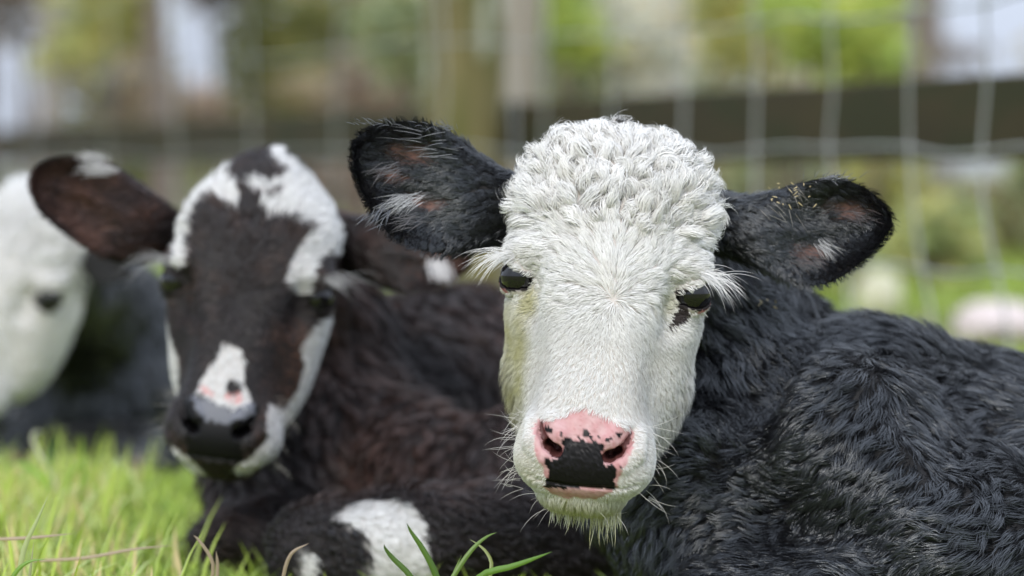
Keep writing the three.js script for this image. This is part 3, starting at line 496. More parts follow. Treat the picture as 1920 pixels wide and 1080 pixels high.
// ---- calf with the white curly face
const BLACK = [0.005, 0.0047, 0.0055], WHITE = [0.84, 0.825, 0.79];
{
  const calf = thing('calf', 'black calf with a curly white face and pink nose with a black patch, lying down', 'calf', 'calves lying in the grass');
  const f = headFrame(1133, 535, FOCUS, 0.105, -0.07, 0), head = placeHead(f);
  const L = (list) => list.map(([x, y]) => f.mark(x, y));
  const PAD = L([[1004, 797], [1012, 782], [1026, 778], [1038, 783], [1060, 774], [1080, 764], [1099, 760], [1118, 766], [1135, 778], [1157, 790], [1172, 797], [1182, 794], [1187, 806], [1188, 822], [1182, 846], [1176, 858], [1168, 874], [1158, 892], [1160, 908], [1135, 921], [1120, 928], [1060, 926], [1038, 921], [1020, 906], [1024, 895], [1024, 878], [1012, 858], [1004, 838]]);
  const DARK = L([[1055, 817], [1066, 814], [1075, 819], [1094, 817], [1106, 822], [1133, 823], [1137, 824], [1127, 843], [1133, 865], [1145, 862], [1158, 870], [1150, 894], [1159, 908], [1120, 908], [1075, 909], [1019, 908], [1022, 896], [1033, 884], [1027, 862], [1036, 856], [1050, 852], [1057, 836]]);
  const TEAR = L([[1246, 612], [1262, 590], [1278, 577], [1292, 574], [1296, 584], [1290, 598], [1272, 606]]), SPOTS = L([[1031, 800], [1053, 808], [1099, 808], [1161, 809], [1122, 812], [1138, 818], [1143, 816], [1163, 868], [1040, 846], [1026, 858], [1048, 850], [1085, 812], [1110, 815]]), SPOT_R = [7, 3, 7, 5, 3, 4, 3, 4, 4, 6, 4, 3, 3];
  const roughEdge = (poly, a, b, k, s) => inPoly(poly, a + k * N3(a * s, b * s, 3.3) + k * 0.5 * N3(a * s * 2.7, b * s * 2.7, 9.1), b + k * N3(a * s, b * s, 17.1) + k * 0.5 * N3(a * s * 2.7, b * s * 2.7, 21));
  const shift = (a, w) => a - 0.07 * (w - 60);                        // photo marks were read on the turned head
  const isPad = (a, b, w) => w > 20 && roughEdge(PAD, shift(a, w), b, 3, 0.06);
  const stain = (a, b, w) => {                                         // green-yellow slobber and grass stain: the cheek by the other calf, the tear track, the chin
    const n = fbm(a * 0.018, b * 0.018, w * 0.018) * 0.5 + 0.5;
    return clamp(Math.max(sm(-108, -140, a) * sm(-20, -90, b) * sm(-345, -250, b) * 0.95 * (0.5 + n), sm(30, 8, Math.hypot(a + 128, (b + 46) * 0.7)) * 0.9, sm(-386, -412, b) * (0.5 + 0.6 * n), sm(-300, -350, b) * sm(-60, -110, a) * (0.5 * n + 0.15), sm(30, 6, Math.hypot(a - 122, (b + 18) * 0.8)) * 0.45));
  };
  const STAIN = [0.47, 0.44, 0.20];
  const isBlack = (a, b, w) => w < -172 + 14 * N3(a * 0.03, b * 0.03, w * 0.03) + (b < -120 ? -20 : 0) + (b > 150 && a < 0 ? 10 : 0);
  head.col = new Float32Array(head.pos.length);
  for (let i = 0; i < head.pos.length / 3; i++) {
    const a = head.local[i * 3], b = head.local[i * 3 + 1], w = head.local[i * 3 + 2], A = shift(a, w);
    let c = mix3([0.62, 0.56, 0.51], STAIN, stain(A, b, w) * 0.8);
    if (isPad(a, b, w)) {
      const n = fbm(a * 0.05, b * 0.05, 4);
      c = mix3([0.53, 0.26, 0.255], [0.60, 0.38, 0.37], clamp(0.5 + n * 0.9)); c = mix3(c, [0.40, 0.15, 0.15], sm(0.15, 0.6, N3(a * 0.3, b * 0.3, 6)) * 0.5);
      const fleck = roughEdge(DARK, A, b, 5, 0.09) || SPOTS.some(([x, y], k) => Math.hypot(A - x, b - y) < SPOT_R[k] * (1 + 0.5 * N3(a * 0.2, b * 0.2, k)));
      if (fleck) c = [0.007, 0.006, 0.0065];
      const g1 = N3(a * 0.22, b * 0.22, 40) + 0.6 * N3(a * 0.45, b * 0.45, 41), g2 = N3(a * 0.22, b * 0.22, 50) + 0.6 * N3(a * 0.45, b * 0.45, 51);   // fine pebbled grain of the pad
      const nn = V(head.nor[i * 3], head.nor[i * 3 + 1], head.nor[i * 3 + 2]).addScaledVector(f.ex, g1 * 0.28).addScaledVector(f.ey, g2 * 0.28).normalize(); head.nor.set([nn.x, nn.y, nn.z], i * 3);
    }
    if (inPoly(TEAR, A, b) && w > -80) c = [0.03, 0.02, 0.018];
    const e = eyeSpot(a, b, w);
    if (e.along > 0 && e.r < EYE_R + 9) { const gap = e.up - 0.009 * e.over * e.over; if (gap > -29 && e.up < 22) c = [0.016, 0.011, 0.011]; else if (gap > -37 && e.over > -16 && e.up < 0) c = [0.58, 0.24, 0.23]; }
    if (isPad(a, b, w) && w < faceAt(Math.abs(a), b) - 7) c = [0.10, 0.035, 0.032];  // nostril insides: mucosa red, with the shade of their depth painted in
    if (isBlack(a, b, w)) c = [0.012, 0.01, 0.01];
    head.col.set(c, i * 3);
  }
  // ears
  const earA = earSurface([[1030, 345], [965, 326], [905, 292], [858, 256], [810, 234], [755, 227], [705, 235], [672, 256], [661, 282]], [[1030, 440], [965, 454], [905, 468], [852, 476], [795, 470], [745, 450], [708, 415], [680, 365], [662, 318]], 3.035, 2.965, 40);
  const earB = earSurface([[1270, 352], [1335, 356], [1392, 366], [1448, 358], [1500, 343], [1556, 333], [1612, 347], [1652, 376], [1672, 405]], [[1270, 450], [1335, 472], [1396, 494], [1450, 516], [1512, 536], [1560, 528], [1604, 500], [1646, 462], [1670, 430]], 3.035, 2.985, 40);
  const bald = { A: [[775, 290, 52, 22], [802, 378, 46, 17], [745, 330, 40, 14]], B: [[1585, 392, 56, 20], [1512, 470, 46, 19]] };
  const pixel = (x, y, z) => { const dx = x, dy = y - EYE, dz = z, d = -(dx * camBack.x + dy * camBack.y + dz * camBack.z); return [960 + dx / d * FPX, 540 - (dx * camUp.x + dy * camUp.y + dz * camUp.z) / d * FPX]; };
  const baldAt = (list, x, y, z, tilt) => { const [u, v] = pixel(x, y, z); let m = 0; for (const [p, q, rx, ry] of list) { const dx = u - p, dy = v - q; m = Math.max(m, sm(1.25, 0.6, Math.hypot((dx + dy * tilt) / rx, (dy - dx * tilt) / ry) + 0.25 * N3(u * 0.05, v * 0.05, 2))); } return m; };
  for (const [e, key, tilt] of [[earA, 'A', 0.22], [earB, 'B', 0.05]]) {
    e.bald = new Float32Array(e.pos.length / 3); e.col = new Float32Array(e.pos.length);
    for (let i = 0; i < e.bald.length; i++) { e.bald[i] = e.st[i * 3 + 2] ? 0 : baldAt(bald[key], e.pos[i * 3], e.pos[i * 3 + 1], e.pos[i * 3 + 2], tilt); e.col.set(mix3([0.014, 0.012, 0.012], [0.20, 0.105, 0.085], e.bald[i]), i * 3); }
  }
  // trunk, neck, folded legs
  const cones = [
    limb(at(1165, 430, 3.08), 0.062, at(1320, 610, 3.22), 0.078), limb(at(1320, 610, 3.22), 0.078, at(1430, 690, 3.26), 0.074), limb(at(1340, 640, 3.2), 0.075, at(1330, 800, 3.18), 0.095),
    limb(at(1330, 900, 3.12), 0.100, at(1400, 1010, 3.12), 0.115), limb(at(1470, 815, 3.14), 0.085, at(1620, 875, 3.18), 0.115),
    limb(at(1620, 885, 3.19), 0.122, at(1880, 985, 3.26), 0.136), limb(at(1880, 985, 3.26), 0.136, at(2250, 1050, 3.45), 0.150),
    limb(at(1550, 700, 3.30), 0.050, at(1690, 750, 3.42), 0.058), limb(at(1690, 750, 3.42), 0.056, at(1740, 775, 3.6), 0.060),
    limb(at(1600, 850, 3.06), 0.080, at(1800, 1010, 2.99), 0.070), limb(at(1430, 1140, 2.99), 0.045, at(1830, 1060, 2.98), 0.066),
    limb(at(1330, 1165, 2.97), 0.036, at(1560, 1175, 2.95), 0.036), limb(at(1930, 900, 3.12), 0.07, at(2100, 1000, 3.05), 0.10),
  ];
  const dents = [limb(at(1790, 775, 2.985), 0.036, at(1850, 730, 3.03), 0.03), limb(at(1400, 770, 3.03), 0.02, at(1520, 735, 3.08), 0.012), limb(at(1600, 985, 2.94), 0.02, at(1480, 975, 2.97), 0.02), limb(at(1380, 690, 3.06), 0.012, at(1420, 600, 3.1), 0.01)];
  const [lo, hi] = boxOf(cones), body = bodySurface(cones, 0.034, 0.0085, 0.011, lo, hi, dents);
  body.col = new Float32Array(body.pos.length); for (let i = 0; i < body.pos.length / 3; i++) body.col.set([0.011, 0.0105, 0.012], i * 3);
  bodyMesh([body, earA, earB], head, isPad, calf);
  eyeballs(f, calf);

  // hair of the face
  const nearEye = (a, b, w) => { const e = eyeSpot(a, b, w); return e.along > 0 && e.r < EYE_R + 9 && e.up < 20 && e.up - 0.009 * e.over * e.over > -33; };
  const headW = new Float32Array(head.pos.length / 3);
  for (let i = 0; i < headW.length; i++) {
    const a = head.local[i * 3], b = head.local[i * 3 + 1], w = head.local[i * 3 + 2];
    headW[i] = isPad(a, b, w) || nearEye(a, b, w) ? 0 : seen(head, i) * (b > 90 ? 1.0 : b > -40 ? 1.1 : 1.25) * (w < -190 ? 0.5 : 1);
  }
  const coat = new Hair(), dark = new Hair();
  const faceLook = (only) => (x, y, z) => {
    const [a, b, w] = f.in(x, y, z), A = shift(a, w), black = isBlack(a, b, w);
    if (black !== only) return null;
    const curly = sm(75, 135, b + 30 * N3(a * 0.015, 3, 1)), side = sm(95, 150, Math.abs(A)), low = sm(-40, -130, b), muzzle = sm(-225, -270, b) * sm(-40, 30, w), jaw = sm(-30, -90, w) * sm(-90, -170, b), chin = sm(-385, -408, b);
    let da = A - 22, db = b + 26, r = Math.hypot(da, db) + 1; da /= r; db /= r;
    da += 0.5 * N3(a * 0.012, b * 0.012, 5); db += 0.5 * N3(a * 0.012, b * 0.012, 15) - 0.15; let dw = 0;
    if (jaw > 0) { db -= jaw * 0.6; dw -= jaw * 0.2; }
    if (side > 0) { db -= side * 0.35; dw -= side * 0.7; }
    if (muzzle > 0) { db = lerp(db, -0.5, muzzle); da = lerp(da, Math.sign(A) * 0.9, muzzle * 0.7); dw -= muzzle * 0.5; }
    if (chin > 0) { da *= 0.3; db = -1; dw = -0.5; }
    const d = f.vec(da, db, dw);
    let len = lerp(0.0125, 0.0062, low); len = lerp(len, 0.0040, muzzle); len = lerp(len, 0.022, jaw * sm(60, 130, Math.abs(a))); len = lerp(len, 0.013, chin); len = lerp(len, 0.0235, curly);
    let col = mix3(WHITE, STAIN, stain(A, b, w)); col = mix3(col, [0.74, 0.70, 0.62], clamp(0.5 + fbm(a * 0.02, b * 0.02, 8)) * 0.35);
    if (inPoly(TEAR, A, b) && w > -80) col = [0.035, 0.024, 0.022];
    if (black) col = BLACK;
    const c = curly > 0.5, eye = eyeSpot(a, b, w); len *= lerp(1, 0.34, eye.along > -14 ? sm(EYE_R + 42, EYE_R + 12, eye.r) : 0);
    return { d: [d.x, d.y, d.z], len, lift: c ? 0.9 : lerp(0.34, 0.26, low) + jaw * 0.7, width: c ? 0.00055 : lerp(0.00048, 0.00032, low), col, lock: c ? 0.0108 : lerp(0.0062, 0.0030, low), pull: c ? 0.9 : lerp(0.62, 0.32, low), curl: c ? 3.2 : 0, seg: c ? 5 : low > 0.5 ? 3 : 4, jit: c ? 0.22 : 0.16, turn: c ? 1.7 : 0.75, mound: c ? 0.0032 : lerp(0.0013, 0.0003, low), bow: c ? 0.7 : lerp(0.4, 0.2, low), tone: 0.16, droop: 0.34 };
  };
  growHair(head, 104000, (i) => headW[i], faceLook(false), coat);
  growHair(head, 15000, (i) => headW[i] * (head.local[i * 3 + 2] < -140 ? 1 : 0), faceLook(true), dark);
  // chin beard and loose poll hairs
  for (let k = 0; k < 260; k++) {
    const a = RR(-55, 75), b = RR(-424, -402), w = RR(-10, 60), p = V(a, b, w), d = V(RR(-0.15, 0.25), -1, RR(-0.3, 0.1)).normalize(), pts = [], l = RR(22, 62) * (a > 20 && R() < 0.5 ? 1.2 : 0.8);
    for (let j = 0; j <= 4; j++) { const o = f.out(p.x, p.y, p.z); pts.push(o.x, o.y, o.z); p.addScaledVector(d, l / 4); d.x += RR(-0.12, 0.12); }
    coat.strand(pts, f.ez.x, f.ez.y, f.ez.z, 0.0007, mix3(WHITE, STAIN, RR(0.25, 0.95)));
  }
  for (let k = 0; k < 70; k++) {
    const t = RR(-1, 1), p = V(150 * t, 268 - 62 * t * t, RR(-170, -60)), d = V(t * 0.5 + RR(-0.4, 0.4), 1, RR(-0.3, 0.5)).normalize(), ax = V(R() - 0.5, 0.2, R() - 0.5).normalize(), pts = [], l = RR(28, 52), tw = RR(0.25, 0.6) * (R() < 0.5 ? -1 : 1);
    for (let j = 0; j <= 6; j++) { const o = f.out(p.x, p.y, p.z); pts.push(o.x, o.y, o.z); p.addScaledVector(d, l / 6); d.applyAxisAngle(ax, tw); }
    (t < -0.25 && R() < 0.6 ? dark : coat).strand(pts, f.ez.x, f.ez.y, f.ez.z, 0.0005, t < -0.25 ? [0.10, 0.10, 0.11] : WHITE);
  }
  // ears: hair lies towards the tip and off the rims
  for (const [e, key] of [[earA, 'A'], [earB, 'B']]) {
    const mid = e.root.clone().lerp(e.tip, 0.55), upv = camUp;
    const w = (i) => (e.bald[i] > 0.4 ? 0.12 : 1) * seen(e, i);
    growHair(e, 16000, w, (x, y, z, nx, ny, nz) => {
      const p = V(x, y, z).sub(mid), along = p.dot(e.axis), off = p.clone().addScaledVector(e.axis, -along), h = off.dot(upv), front = nx * camBack.x + ny * camBack.y + nz * camBack.z;
      const rim = sm(0.026, 0.046, Math.abs(h)), d = e.axis.clone().addScaledVector(upv, Math.sign(h) * (0.15 + rim * 1.0)); d.x += 0.5 * N3(x * 40, y * 40, z * 40); d.y += 0.5 * N3(x * 40, y * 40, z * 40 + 9) - 0.2;
      const brown = baldAt(bald[key], x, y, z, 0.1);
      return { d: [d.x, d.y, d.z], len: lerp(0.011, 0.0085, rim), lift: 0.32 + rim * 0.35, width: 0.00045, col: mix3(BLACK, [0.045, 0.028, 0.024], brown * 0.8), lock: 0.006, pull: 0.5, seg: 4, wave: 0.0006, jit: 0.25, tone: 0.5, mound: 0.001, bow: 0.5 };
    }, dark);
  }
  const tuft = (list, len, n, spread, colour, depth, dx, dy, bend, hair = coat, width = 0.0005) => { for (const [u, v, ru, rv] of list) for (let k = 0; k < n; k++) {
    const p = at(u + gauss() * ru, v + gauss() * rv, depth + RR(-0.004, 0.004)), d = camRight.clone().multiplyScalar(dx + gauss() * spread).addScaledVector(camUp, dy + gauss() * spread).addScaledVector(camBack, RR(0.25, 0.7)).normalize(), pts = [], l = len * RR(0.5, 1.2), b = bend * RR(0.3, 1.3);
    for (let j = 0; j <= 5; j++) { pts.push(p.x, p.y, p.z); p.addScaledVector(d, l / 5); d.y -= b; d.addScaledVector(camBack, -0.08).normalize(); }
    hair.strand(pts, camBack.x, camBack.y, camBack.z, width, times(colour, RR(0.6, 1.2)));
  } };
  tuft([[772, 372, 20, 9]], 0.026, 60, 0.34, [0.55, 0.55, 0.56], 2.987, -0.9, -0.35, 0.08, coat, 0.00036);
  tuft([[745, 318, 18, 10], [782, 412, 20, 9]], 0.020, 34, 0.4, [0.18, 0.17, 0.18], 2.984, -0.9, -0.2, 0.05, coat, 0.00034);
  tuft([[812, 258, 34, 8], [835, 285, 22, 12]], 0.026, 9, 0.25, [0.34, 0.34, 0.36], 2.972, -0.9, 0.05, 0.03, coat, 0.00034);
  tuft([[715, 395, 20, 14]], 0.018, 30, 0.4, [0.08, 0.08, 0.09], 2.965, -0.7, -0.6, 0.02, dark);
  tuft([[1538, 458, 10, 8]], 0.019, 34, 0.32, [0.5, 0.49, 0.48], 2.99, 0.55, -0.6, 0.06, coat, 0.00034);
  tuft([[1500, 488, 20, 7], [1590, 398, 26, 10]], 0.018, 30, 0.4, [0.11, 0.09, 0.09], 2.99, 0.8, -0.15, 0.05, coat, 0.00034);
  tuft([[1490, 358, 14, 12], [1450, 392, 30, 14]], 0.020, 7, 0.3, [0.30, 0.27, 0.22], 2.966, 0.5, -0.6, 0.02, coat, 0.0003);
  tuft([[1560, 334, 30, 4]], 0.010, 46, 0.5, [0.20, 0.20, 0.22], 2.975, 0.6, 0.5, 0.14, dark, 0.0004);
  tuft([[830, 240, 24, 5], [720, 232, 40, 4]], 0.009, 30, 0.5, [0.14, 0.14, 0.16], 2.955, -0.6, 0.6, 0.12, dark, 0.0004);
  { const chaff = new Hair(); for (let k = 0; k < 26; k++) { const onEar = k < 20, p = onEar ? at(RR(1440, 1545), RR(340, 385), 2.974) : at(RR(1425, 1455), RR(558, 582), 3.115), d = V(RR(-1, 1), RR(-1, 0.4), RR(-0.2, 0.4)).normalize(), l = RR(0.002, 0.0055), q = p.clone().addScaledVector(d, l), m = p.clone().lerp(q, 0.5); chaff.strand([p.x, p.y, p.z, m.x, m.y, m.z, q.x, q.y, q.z], 0, 0.2, 1, 0.0009, [0.52, 0.42, 0.22]); } part('chaff', chaff.geometry(), MAT.hairPale, calf, { kind: 'stuff', label: 'straw bits caught in the ear and neck hair' }); }
  // trunk: long wavy locks
  const bodyW = new Float32Array(body.pos.length / 3); for (let i = 0; i < bodyW.length; i++) bodyW[i] = seen(body, i) * inShot(body, i) * (body.pos[i * 3 + 1] < 0.03 ? 0.3 : 1);
  growHair(body, 104000, (i) => bodyW[i], (x, y, z, nx, ny, nz) => {
    const [u, v] = pixel(x, y, z), neck = sm(1520, 1400, u) * sm(860, 740, v), chest = sm(1360, 1240, u) * sm(820, 900, v);
    let ang = lerp(lerp(-2.45, -1.25, neck), -1.5, chest) + 1.5 * N3(x * 7, y * 7, z * 7) + 0.8 * N3(x * 19, y * 19, z * 19);
    ang += sm(160, 20, Math.hypot(u - 1800, v - 780)) * 0.9;
    const d = camRight.clone().multiplyScalar(Math.cos(ang)).addScaledVector(camUp, Math.sin(ang));
    const big = N3(x * 13, y * 13, z * 13);
    return { d: [d.x, d.y, d.z], len: 0.024 + 0.008 * big + 0.006 * neck, lift: 0.42 + 0.2 * big, width: 0.00066, col: BLACK, lock: lerp(0.0098, 0.0125, neck), pull: 0.88, seg: 4, wave: 0.0016, turns: 1.1, jit: 0.16, turn: 1.1, tone: 0.6, mound: 0.006, bow: 1.15, droop: 0.3 };
  }, dark);
  part('face_coat', coat.geometry(), MAT.hairPale, calf, { kind: 'stuff', label: 'white curly and short face hair' });
  part('coat', dark.geometry(), MAT.hairDark, calf, { kind: 'stuff', label: 'long wavy black coat' });
  lashes(f, calf, [0.84, 0.82, 0.79], -0.05, 190, 64);
  // whiskers round the muzzle
  const wh = new Hair();
  for (let k = 0; k < 84; k++) {
    const s = R() < 0.66 ? -1 : 1, b = RR(-425, -250), a = s * (b < -395 ? RR(20, 75) : RR(104, 128)), w = lerp(20, 110, R()), p = V(a, b, w), d = V(s * RR(0.5, 1), RR(-0.7, 0.35), RR(-0.2, 0.5)).normalize(), pts = [], l = RR(25, 85), bend = RR(-0.12, 0.28);
    for (let j = 0; j <= 6; j++) { const o = f.out(p.x, p.y, p.z); pts.push(o.x, o.y, o.z); p.addScaledVector(d, l / 6); d.y -= bend; d.x -= s * 0.06; d.normalize(); }
    wh.strand(pts, f.ez.x, f.ez.y, f.ez.z, 0.00026, [0.75, 0.72, 0.68]);
  }
  part('whiskers', wh.geometry(), MAT.hairPale, calf, { kind: 'stuff' });
}
const eyeBare = (a, b, w) => { const e = eyeSpot(a, b, w); return e.along > 0 && e.r < EYE_R + 9 && e.up < 23 && e.up - 0.009 * e.over * e.over > -32; };
// ---- brown and white calf, a little farther back
{
  const calf = thing('calf', 'dark brown calf with broken white face markings, dark nose and a white patched foreleg', 'calf', 'calves lying in the grass');
  const D = 3.5, f = headFrame(458, 543, D, 0.122, -0.09, 0.03), head = placeHead(f, false, 5.2), L = (l) => l.map(([x, y]) => f.mark(x, y));
  const BROWN = [0.015, 0.0085, 0.0075], RUST = [0.10, 0.046, 0.028], W2 = [0.78, 0.77, 0.75];
  const marks = [
    L([[310, 425], [313, 382], [338, 345], [376, 326], [416, 311], [430, 320], [424, 340], [452, 357], [450, 398], [428, 388], [403, 366], [382, 378], [362, 413], [358, 492], [343, 508], [328, 498], [333, 450]]),
    L([[488, 270], [520, 282], [552, 312], [590, 337], [619, 374], [645, 425], [652, 462], [645, 500], [617, 474], [602, 477], [588, 517], [578, 556], [556, 553], [538, 526], [556, 480], [572, 450], [593, 431], [550, 413], [501, 408], [489, 382], [520, 378], [532, 364], [483, 367], [467, 358], [477, 345], [532, 346], [538, 327], [507, 306]]),
    L([[428, 639], [466, 650], [470, 712], [486, 746], [455, 756], [430, 752], [384, 726], [398, 692], [424, 662]]),
    L([[640, 580], [634, 640], [620, 700], [603, 745], [597, 782], [560, 835], [510, 862], [470, 884], [446, 874], [489, 842], [513, 812], [513, 749], [536, 768], [562, 730], [574, 690], [568, 648], [598, 602]]),
    L([[280, 545], [304, 560], [318, 627], [340, 682], [334, 752], [300, 740], [285, 640]]), L([[330, 826], [352, 838], [380, 862], [400, 886], [372, 884], [345, 858]]),
  ];
  const notch = L([[436, 716], [446, 704], [462, 706], [470, 722], [458, 730], [440, 728]]);
  const shift = (a, w) => a - 0.09 * (w - 60), wob = (a, b, k) => 3 * N3(a * 0.06, b * 0.06, k) + 3 * N3(a * 0.17, b * 0.17, k + 5);
  const white = (a, b, w) => { if (w < (b < -40 ? -235 : -150)) return false; const A = shift(a, w) + wob(a, b, 1), B = b + wob(a, b, 9); return marks.some((m) => inPoly(m, A, B)) && !inPoly(notch, A, B); };
  const isPad = (a, b, w) => w > 60 && b < -240 && b > -378 && Math.abs(a) < (b > -325 ? 84 : 62) + 6 * N3(a * 0.05, b * 0.05, 3);
  const base = (a, b, w) => mix3(BROWN, RUST, clamp(sm(40, 150, a) * sm(-20, -100, b) * 0.9 + 0.5 * fbm(a * 0.012, b * 0.012, w * 0.012)));
  head.col = new Float32Array(head.pos.length);
  const PAINTED_GLOSS = L([[368, 722], [490, 745], [490, 770], [440, 786], [400, 778], [378, 750]]), pinkA = f.mark(397, 731), pinkB = f.mark(452, 738);  // grey band across the dark nose: its gloss painted into the skin colour
  for (let i = 0; i < head.pos.length / 3; i++) {
    const a = head.local[i * 3], b = head.local[i * 3 + 1], w = head.local[i * 3 + 2], A = shift(a, w), wh = white(a, b, w); let c = wh ? [0.6, 0.56, 0.54] : [0.012, 0.009, 0.009];
    if (isPad(a, b, w) && !wh) c = inPoly(PAINTED_GLOSS, A + 2 * wob(a, b, 2), b + 2 * wob(a, b, 4)) ? [0.16, 0.165, 0.19] : [0.006, 0.0055, 0.006];
    if (wh && (Math.hypot((A - pinkA[0]) * 0.7, b - pinkA[1]) < 15 || Math.hypot((A - pinkB[0]) * 0.8, b - pinkB[1]) < 16)) c = [0.66, 0.30, 0.28];
    { const q = eyeSpot(a, b, w); if (q.along > 0 && q.r < EYE_R + 8) c = [0.012, 0.009, 0.009]; }
    head.col.set(c, i * 3);
  }
  const earA = earSurface([[345, 405], [305, 372], [262, 340], [215, 310], [165, 296], [110, 294], [72, 310], [56, 335]], [[345, 470], [300, 488], [250, 495], [200, 486], [150, 458], [105, 425], [72, 392], [57, 352]], 3.62, 3.5, 34);
  const earB = earSurface([[600, 380], [650, 400], [700, 405], [750, 415], [800, 430], [845, 448], [872, 468], [882, 482]], [[600, 470], [650, 510], [700, 535], [750, 545], [800, 542], [842, 528], [868, 510], [880, 494]], 3.62, 3.56, 34);
  for (const e of [earA, earB]) { e.col = new Float32Array(e.pos.length); for (let i = 0; i < e.pos.length / 3; i++) { const s = e.st[i * 3], inner = e.st[i * 3 + 2] ? 0 : sm(0.25, 0.5, s) * sm(1, 0.6, Math.abs(e.st[i * 3 + 1])); e.col.set(mix3([0.018, 0.012, 0.011], [0.17, 0.085, 0.062], inner * (0.6 + 0.4 * N3(i * 0.3, 1, 1))), i * 3); } }
  const cones = [
    limb(at(470, 440, 3.66), 0.06, at(570, 660, 3.78), 0.085), limb(at(570, 660, 3.78), 0.085, at(560, 850, 3.74), 0.10), limb(at(545, 860, 3.7), 0.08, at(560, 990, 3.66), 0.075),
    limb(at(640, 790, 3.84), 0.12, at(860, 800, 3.92), 0.14), limb(at(860, 800, 3.92), 0.14, at(1180, 830, 4.05), 0.15), limb(at(700, 900, 3.72), 0.09, at(900, 950, 3.6), 0.075),
    limb(at(585, 1035, 3.36), 0.045, at(800, 1030, 3.36), 0.050), limb(at(800, 1030, 3.36), 0.05, at(1060, 1030, 3.45), 0.06), limb(at(392, 1012, 3.52), 0.026, at(520, 1010, 3.6), 0.04),
    limb(at(1000, 880, 3.62), 0.06, at(1120, 1000, 3.6), 0.08),
  ];
  const [lo, hi] = boxOf(cones), body = bodySurface(cones, 0.03, 0.010, 0.009, lo, hi);
  const pixel = (x, y, z) => { const dy = y - EYE, d = -(dy * camBack.y + z * camBack.z); return [960 + x / d * FPX, 540 - (dy * camUp.y + z * camUp.z) / d * FPX]; };
  const legMark = [[612, 972], [660, 945], [700, 938], [740, 940], [775, 950], [790, 985], [800, 1040], [808, 1100], [690, 1100], [700, 1040], [690, 1000], [650, 985]], shin = [[560, 1040], [585, 1030], [600, 1100], [560, 1100]];
  const legWhite = (x, y, z) => { if (z < -3.5) return false; const [u, v] = pixel(x, y, z), k = 10 * N3(u * 0.02, v * 0.02, 2) + 6 * N3(u * 0.06, v * 0.06, 5); return inPoly(legMark, u + k, v + k) || inPoly(shin, u + k, v); };
  body.col = new Float32Array(body.pos.length); for (let i = 0; i < body.pos.length / 3; i++) body.col.set(legWhite(body.pos[i * 3], body.pos[i * 3 + 1], body.pos[i * 3 + 2]) ? [0.6, 0.57, 0.55] : [0.014, 0.010, 0.010], i * 3);
  bodyMesh([body, earA, earB], head, isPad, calf); eyeballs(f, calf);
  const coat = new Hair(), pale = new Hair(), hw = new Float32Array(head.pos.length / 3);
  for (let i = 0; i < hw.length; i++) { const a = head.local[i * 3], b = head.local[i * 3 + 1], w = head.local[i * 3 + 2]; hw[i] = (isPad(a, b, w) && !white(a, b, w)) || eyeBare(a, b, w) ? 0 : seen(head, i); }
  const look = (want) => (x, y, z) => {
    const [a, b, w] = f.in(x, y, z), wh = white(a, b, w); if (wh !== want) return null;
    const low = sm(-20, -140, b), polls = sm(70, 140, b); let da = a - 8, db = b + 20; const r = Math.hypot(da, db) + 1; da = da / r + 0.5 * N3(a * 0.012, b * 0.012, 5); db = db / r - 0.15; const d = f.vec(da, db, -0.3 * sm(90, 150, Math.abs(a)));
    return { d: [d.x, d.y, d.z], len: lerp(0.010, 0.005, low) + polls * 0.004, lift: 0.3 + polls * 0.4, width: 0.0008, col: wh ? W2 : base(a, b, w), lock: 0.008, pull: 0.55, curl: polls > 0.5 ? 1.2 : 0, seg: 3, jit: 0.2, tone: wh ? 0.15 : 0.5 };
  };
  growHair(head, 22000, (i) => hw[i], look(false), coat); growHair(head, 26000, (i) => hw[i], look(true), pale);
  for (const e of [earA, earB]) growHair(e, 6500, (i) => seen(e, i) * (e.st[i * 3 + 2] ? 1 : 0.75), (x, y, z) => { const d = e.axis.clone(); d.x += 0.4 * N3(x * 40, y * 40, z * 40); d.y += 0.6 * N3(x * 40, y * 40, z * 40 + 9) - 0.3; return { d: [d.x, d.y, d.z], len: 0.009, lift: 0.4, width: 0.0007, col: mix3([0.02, 0.013, 0.012], [0.13, 0.066, 0.048], clamp(0.35 + 1.2 * N3(x * 30, y * 30, z * 30))), seg: 3, lock: 0.007, tone: 0.6 }; }, coat);
  for (const [u, v, n, dx, dy, l] of [[185, 303, 60, -0.8, 0.35, 0.02], [820, 490, 70, 0.3, -0.9, 0.022], [205, 320, 40, -0.9, 0.2, 0.03]]) for (let k = 0; k < n; k++) { const p = at(u + gauss() * 14, v + gauss() * 6, u < 400 ? 3.52 : 3.56), d = camRight.clone().multiplyScalar(dx + gauss() * 0.2).addScaledVector(camUp, dy + gauss() * 0.2).addScaledVector(camBack, 0.5).normalize(), pts = []; for (let j = 0; j <= 3; j++) { pts.push(p.x, p.y, p.z); p.addScaledVector(d, l / 3); d.y -= 0.1; } pale.strand(pts, 0, 0, 1, 0.0007, [0.6, 0.58, 0.57]); }
